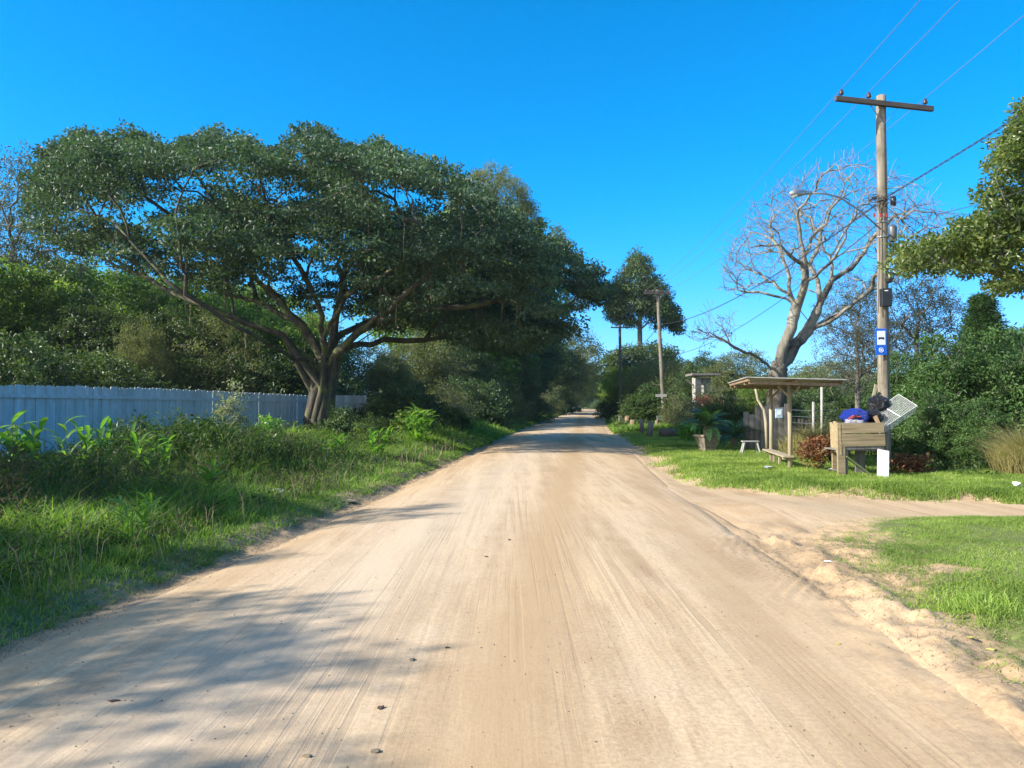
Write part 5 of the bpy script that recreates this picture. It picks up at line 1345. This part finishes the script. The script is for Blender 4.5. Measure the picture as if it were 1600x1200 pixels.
# ------------------------------------------------------------------ grey board fence, wire fence, box, stool
def grey_fence():
    Y = 27.5; root = thing('plank_fence', at(1172, 700, Y + .4), 'grey weathered plank fence behind the bus shelter', 'fence')
    b = MB(); rng = np.random.default_rng(8); px = 1166
    while px < 1232:
        yy = Y + (1232 - px) * .012; p = at(px, 690, yy); z1 = at(px, 636 + rng.uniform(-5, 7) if px > 1182 else 648 + rng.uniform(-6, 4), yy)[2]
        b.box((p[0], yy + rng.normal() * .01, (z1 + h1(p[0], yy)) / 2), (.20, .025, z1 - h1(p[0], yy) + .1), rng.normal() * .05); px += 9.2
    b.build('planks', M_greyw, root)
    part(lambda b: b.beam(at(1166, 668, Y + .87), at(1232, 668, Y + .05), .04, .08), 'rail', M_greyw, root)
    bx = at(1217, 646, 27.3); r2 = thing('meter_box', bx, 'small pale blue box hung on the grey plank fence', 'box')
    part(lambda b: b.box(bx, (.24, .08, .33)), 'case', plain('pale_blue', (.42, .58, .68), .5), r2, bevel=.01); part(lambda b: b.box(bx + [0, -.045, .03], (.15, .008, .16)), 'window', M_signw, r2)
    r3 = thing('wire_fence', at(1262, 700, 26), 'old wire fence on thin grey posts right of the shelter', 'fence')
    for (px, py) in ((1271, 628), (1284, 604)):
        yy = 26; p = at(px, 700, yy); part(lambda b, p=p, py=py, px=px, yy=yy: b.tube([(p[0], yy, h1(p[0], yy) - .1), at(px, py, yy)], .045, 8), 'post', M_conc, r3, True)
    part(lambda b: [b.tube([at(1232, 640 + 10 * k, 27.3), at(1271, 642 + 10 * k, 25.95), at(1300, 640 + 10 * k, 26)], .006, 4, False) for k in range(5)], 'wires', M_wirel, r3)
    b = MB(); px = 1236
    while px < 1268:
        p = at(px, 690, 27.6); z1 = at(px, 655 + rng.uniform(-3, 3), 27.6)[2]; b.box((p[0], 27.6, z1 / 2), (.09, .03, z1)); px += 6
    r4 = thing('stake_fence', at(1236, 700, 27.6), 'low dark stake fence between the plank fence and the wire fence', 'fence'); b.build('stakes', M_poled, r4)
    st = at(1172, 688, 25.5); zz = h1(st[0], 25.5); r5 = thing('stool', (st[0], 25.5, zz), 'small white wooden stool on the lawn beside the plank fence', 'stool')
    part(lambda b: b.box((st[0], 25.5, zz + .42), (.55, .26, .03)), 'seat', M_stool, r5, bevel=.005)
    for sx in (-1, 1):
        for sy in (-1, 1): part(lambda b, sx=sx, sy=sy: b.beam((st[0] + sx * .20, 25.5 + sy * .09, zz + .40), (st[0] + sx * .30, 25.5 + sy * .13, zz - .02), .035, .05), 'leg', M_stool, r5)
grey_fence()
# concrete gate columns with slab and red thing
def columns():
    Y = 46.0; zz = h1(11.2, Y); root = thing('concrete_shelter', (11.4, Y, zz), 'two thick concrete columns carrying a thin slab behind the cycad', 'structure')
    for px, w_, dy in ((1089, .42, 0), (1103, .46, .6)):
        p = at(px, 640, Y + dy); part(lambda b, p=p, w_=w_, dy=dy: b.box((p[0], Y + dy, (at(px, 590, Y)[2] + zz) / 2), (w_, w_, at(px, 590, Y)[2] - zz), .25), 'column', M_conc, root, bevel=.01)
    s0, s1 = at(1078, 588, Y), at(1122, 588, Y); part(lambda b: b.box(((s0[0] + s1[0]) / 2, Y + .3, s0[2] + .10), (s1[0] - s0[0], 1.9, .13)), 'slab', M_greyw, root)
    part(lambda b: b.beam(at(1074, 594, Y - .1), at(1087, 606, Y - .1), .06, .06), 'brace', M_greyw, root)
    c = at(1104, 626, Y - .9); r = thing('red_flower_bush', (c[0], c[1], zz), 'small bush of red and pink flowers at the foot of the concrete columns', 'flowers')
    rng = np.random.default_rng(3); pts = np.array([c + rng.normal(size=3) * [.28, .15, .17] for _ in range(36)])
    b = MB(); leaves(b, pts, 14, .14, .1, .09, rng); b.build('petals', leaf_mat('red_petals', (.62, .03, .06), (.7, .08, .12), (.8, .4, .4), .35), r)
    b = MB(); [b.tube([(c[0] + k * .05, c[1], zz - .05), c + [k * .1, 0, 0]], .012, 4, False) for k in (-2, 0, 2)]; leaves(b, pts[:14] - [0, 0, .45], 14, .22, .13, .05, rng); b.build('leafy_stems', M_weed, r)
columns()
# log stumps along the lawn
for i, (px, py, hh, rr, lb) in enumerate([(970, 661, .95, .18, 'dark upright log farthest along the lawn edge'), (981, 664, .95, .20, 'sunlit upright log second along the lawn edge'), (988.5, 668, .72, .20, 'short upright log third along the lawn edge'),
        (1003, 672, .85, .13, 'thin upright log in the middle of the lawn row'), (1014, 681, .85, .15, 'dark leaning log nearest the road corner'), (1026, 668, .7, .11, 'thin pale log left of the middle utility pole'), (1077, 668, .55, .16, 'short log beside the large-leaved plant')]):
    Y = (58, 55, 51.5, 46, 40, 50, 43)[i]; p = at(px, 650, Y); z = h1(p[0], Y)
    r = thing('log_post', (p[0], Y, z), lb, 'log', 'upright logs on the right lawn'); ln = .12 if i == 4 else random.uniform(-.04, .04)
    part(lambda b: b.tube([(p[0], Y, z - .1), (p[0] + ln * .5, Y, z + hh * .5), (p[0] + ln, Y, z + hh)], [rr * 1.08, rr, rr * .96], 12), 'log', M_log if i in (1, 2, 5) else M_greyw, r, True)
    part(lambda b: b.lathe((p[0] + ln, Y, z + hh + .002), [(rr * .9, 0), (rr * .88, .012)], 12), 'cut_top', M_post, r)
Y = 40; p = at(1046, 680, Y); z = h1(p[0], Y); r = thing('log', (p[0], Y, z), 'thick dark log lying on the lawn right of the middle pole', 'log')
part(lambda b: b.tube([(p[0] - .5, Y, z + .22), (p[0], Y + .03, z + .24), (p[0] + .5, Y + .1, z + .22)], [.24, .25, .22], 12), 'log', M_poled, r, True)

# ------------------------------------------------------------------ litter and leaves on the road
def scrap(name, px, py, w_, d_, m, label, cat, seed, th=.02, grp=None):
    rng = np.random.default_rng(seed); Y = (CAMZ - .1) * F / (py - HZ)
    for _ in range(3):
        X = (px - 800) / F * Y; Y = (CAMZ - h1(X, Y)) * F / (py - HZ)
    if cat == 'leaf': w_ *= .75; d_ *= .75
    X = (px - 800) / F * Y; z = h1(X, Y) + .008; n = 9; a = np.sort(rng.uniform(0, 2 * pi, n)); r_ = rng.uniform(.6, 1.1, n)
    top = np.c_[X + np.cos(a) * r_ * w_ / 2, Y + np.sin(a) * r_ * d_ / 2, z + th * rng.uniform(.2, 1, n)]; bo = top - [0, 0, .006]
    V = np.r_[top, [[X, Y, z + th]], bo, [[X, Y, z]]]; f = []
    for i in range(n):
        j = (i + 1) % n; f += [[i, j, n], [n + 1 + j, n + 1 + i, 2 * n + 1]]
    q = [[i, n + 1 + i, n + 1 + (i + 1) % n, (i + 1) % n] for i in range(n)]
    b = MB(); b.add(V, f, q); return tag(b.build(name, m), label, cat, grp)
scrap('paper_scrap', 1293, 875, .13, .12, M_white, 'flat white scrap on the sand at the side road corner', 'litter', 1)
scrap('plastic_bag', 1586, 770, .22, .25, M_white, 'crumpled white plastic bag on the grass at the right edge', 'litter', 2, .14)
scrap('plastic_bag', 1300, 738, .3, .3, M_whiteb, 'pale rubbish on the grass left of the crate', 'litter', 3, .1)
scrap('plastic_bag', 1198, 733, .3, .5, M_whiteb, 'flat pale rubbish on the lawn in front of the shelter', 'litter', 9, .08)
scrap('plastic_bag', 437, 772, .4, .3, M_white, 'white rubbish caught in the grass of the left verge', 'litter', 4, .1)
scrap('plastic_bag', 462, 770, .25, .3, M_white, 'smaller white rubbish right of the first in the left verge', 'litter', 5, .08)
scrap('cardboard', 548, 785, .5, .6, M_litter, 'flattened grey-brown scrap on the left road edge', 'litter', 6, .04)
M_deadleaf = plain('dead_leaf', (.10, .065, .045), .8); M_yleaf = plain('yellow_leaf', (.48, .42, .12), .7)
for i, (px, py, w_, d_, m_, lb) in enumerate([(187, 1091, .10, .04, M_deadleaf, 'dark dry leaf in the shaded lower left of the road'), (598, 1101, .05, .07, M_deadleaf, 'dark leaf in the lower middle of the road'),
        (645, 1028, .06, .08, M_litter, 'pale brown leaf above the dark leaf in mid-road'), (1303, 1003, .07, .06, M_yleaf, 'yellow leaf on the sand bank'), (1510, 993, .09, .07, M_yleaf, 'yellow-green leaf on the sandy bank right'),
        (1540, 1012, .10, .07, M_yleaf, 'yellow leaf rightmost on the sandy bank'), (760, 869, .05, .08, M_deadleaf, 'small dark leaf in the middle of the sunlit road'), (795, 843, .06, .09, M_deadleaf, 'dark leaf furthest up the road middle'),
        (485, 1175, .06, .05, M_litter, 'dry leaf near the bottom edge of the photo'), (700, 1010, .04, .05, M_deadleaf, 'tiny leaf at the edge of the brown strip'), (590, 1168, .07, .05, M_litter, 'pale leaf at the bottom middle')]):
    scrap('dead_leaf', px, py, w_, d_, m_, lb, 'leaf', 20 + i, .007, 'fallen leaves on the road')
rng = np.random.default_rng(31)
n = 9000; y = 2.6 + 24 * rng.random(n) ** 1.9; x = xl(y) - .3 + rng.random(n) ** .9 * (xr(y) - xl(y) + 1.0)
k = rng.random(n) < .25 + .9 * np.abs((x - xl(y)) / (xr(y) - xl(y)) - .5); x, y = x[k], y[k]; n = len(x)
r = (.0022 + .0055 * rng.random(n) ** 3) * (1 + y * .03); c = np.c_[x, y, H(x, y) + .004 + r * .3]
o6 = np.array([[1, 0, 0], [0, 1, 0], [-1, 0, 0], [0, -1, 0], [0, 0, .7], [0, 0, -.7]])
V = c[:, None] + o6[None] * r[:, None, None] * rng.uniform(.6, 1.3, (n, 6, 1))
i = np.arange(n)[:, None] * 6; b = MB()
b.add(V, np.concatenate([i + np.array([q]) for q in ([0, 1, 4], [1, 2, 4], [2, 3, 4], [3, 0, 4], [1, 0, 5], [2, 1, 5], [3, 2, 5], [0, 3, 5])]))
tag(b.build('gravel', M_gravel), 'small loose stones and grit scattered over the dirt road', 'gravel', kind='stuff')

# ------------------------------------------------------------------ thin air haze over the whole place
hm = bpy.data.materials.new('haze'); hm.use_nodes = True; t = hm.node_tree; t.nodes.clear(); ho = t.nodes.new('ShaderNodeOutputMaterial')
pv = t.nodes.new('ShaderNodeVolumePrincipled'); pv.inputs['Color'].default_value = (.80, .90, 1, 1); pv.inputs['Density'].default_value = .0002; pv.inputs['Anisotropy'].default_value = .2
t.links.new(pv.outputs[0], ho.inputs['Volume'])
b = MB(); b.box((0, 40, 14), (2000, 3100, 34)); o = b.build('haze', hm); tag(o, 'thin bluish haze in the air towards the far end of the road', 'haze', kind='stuff')
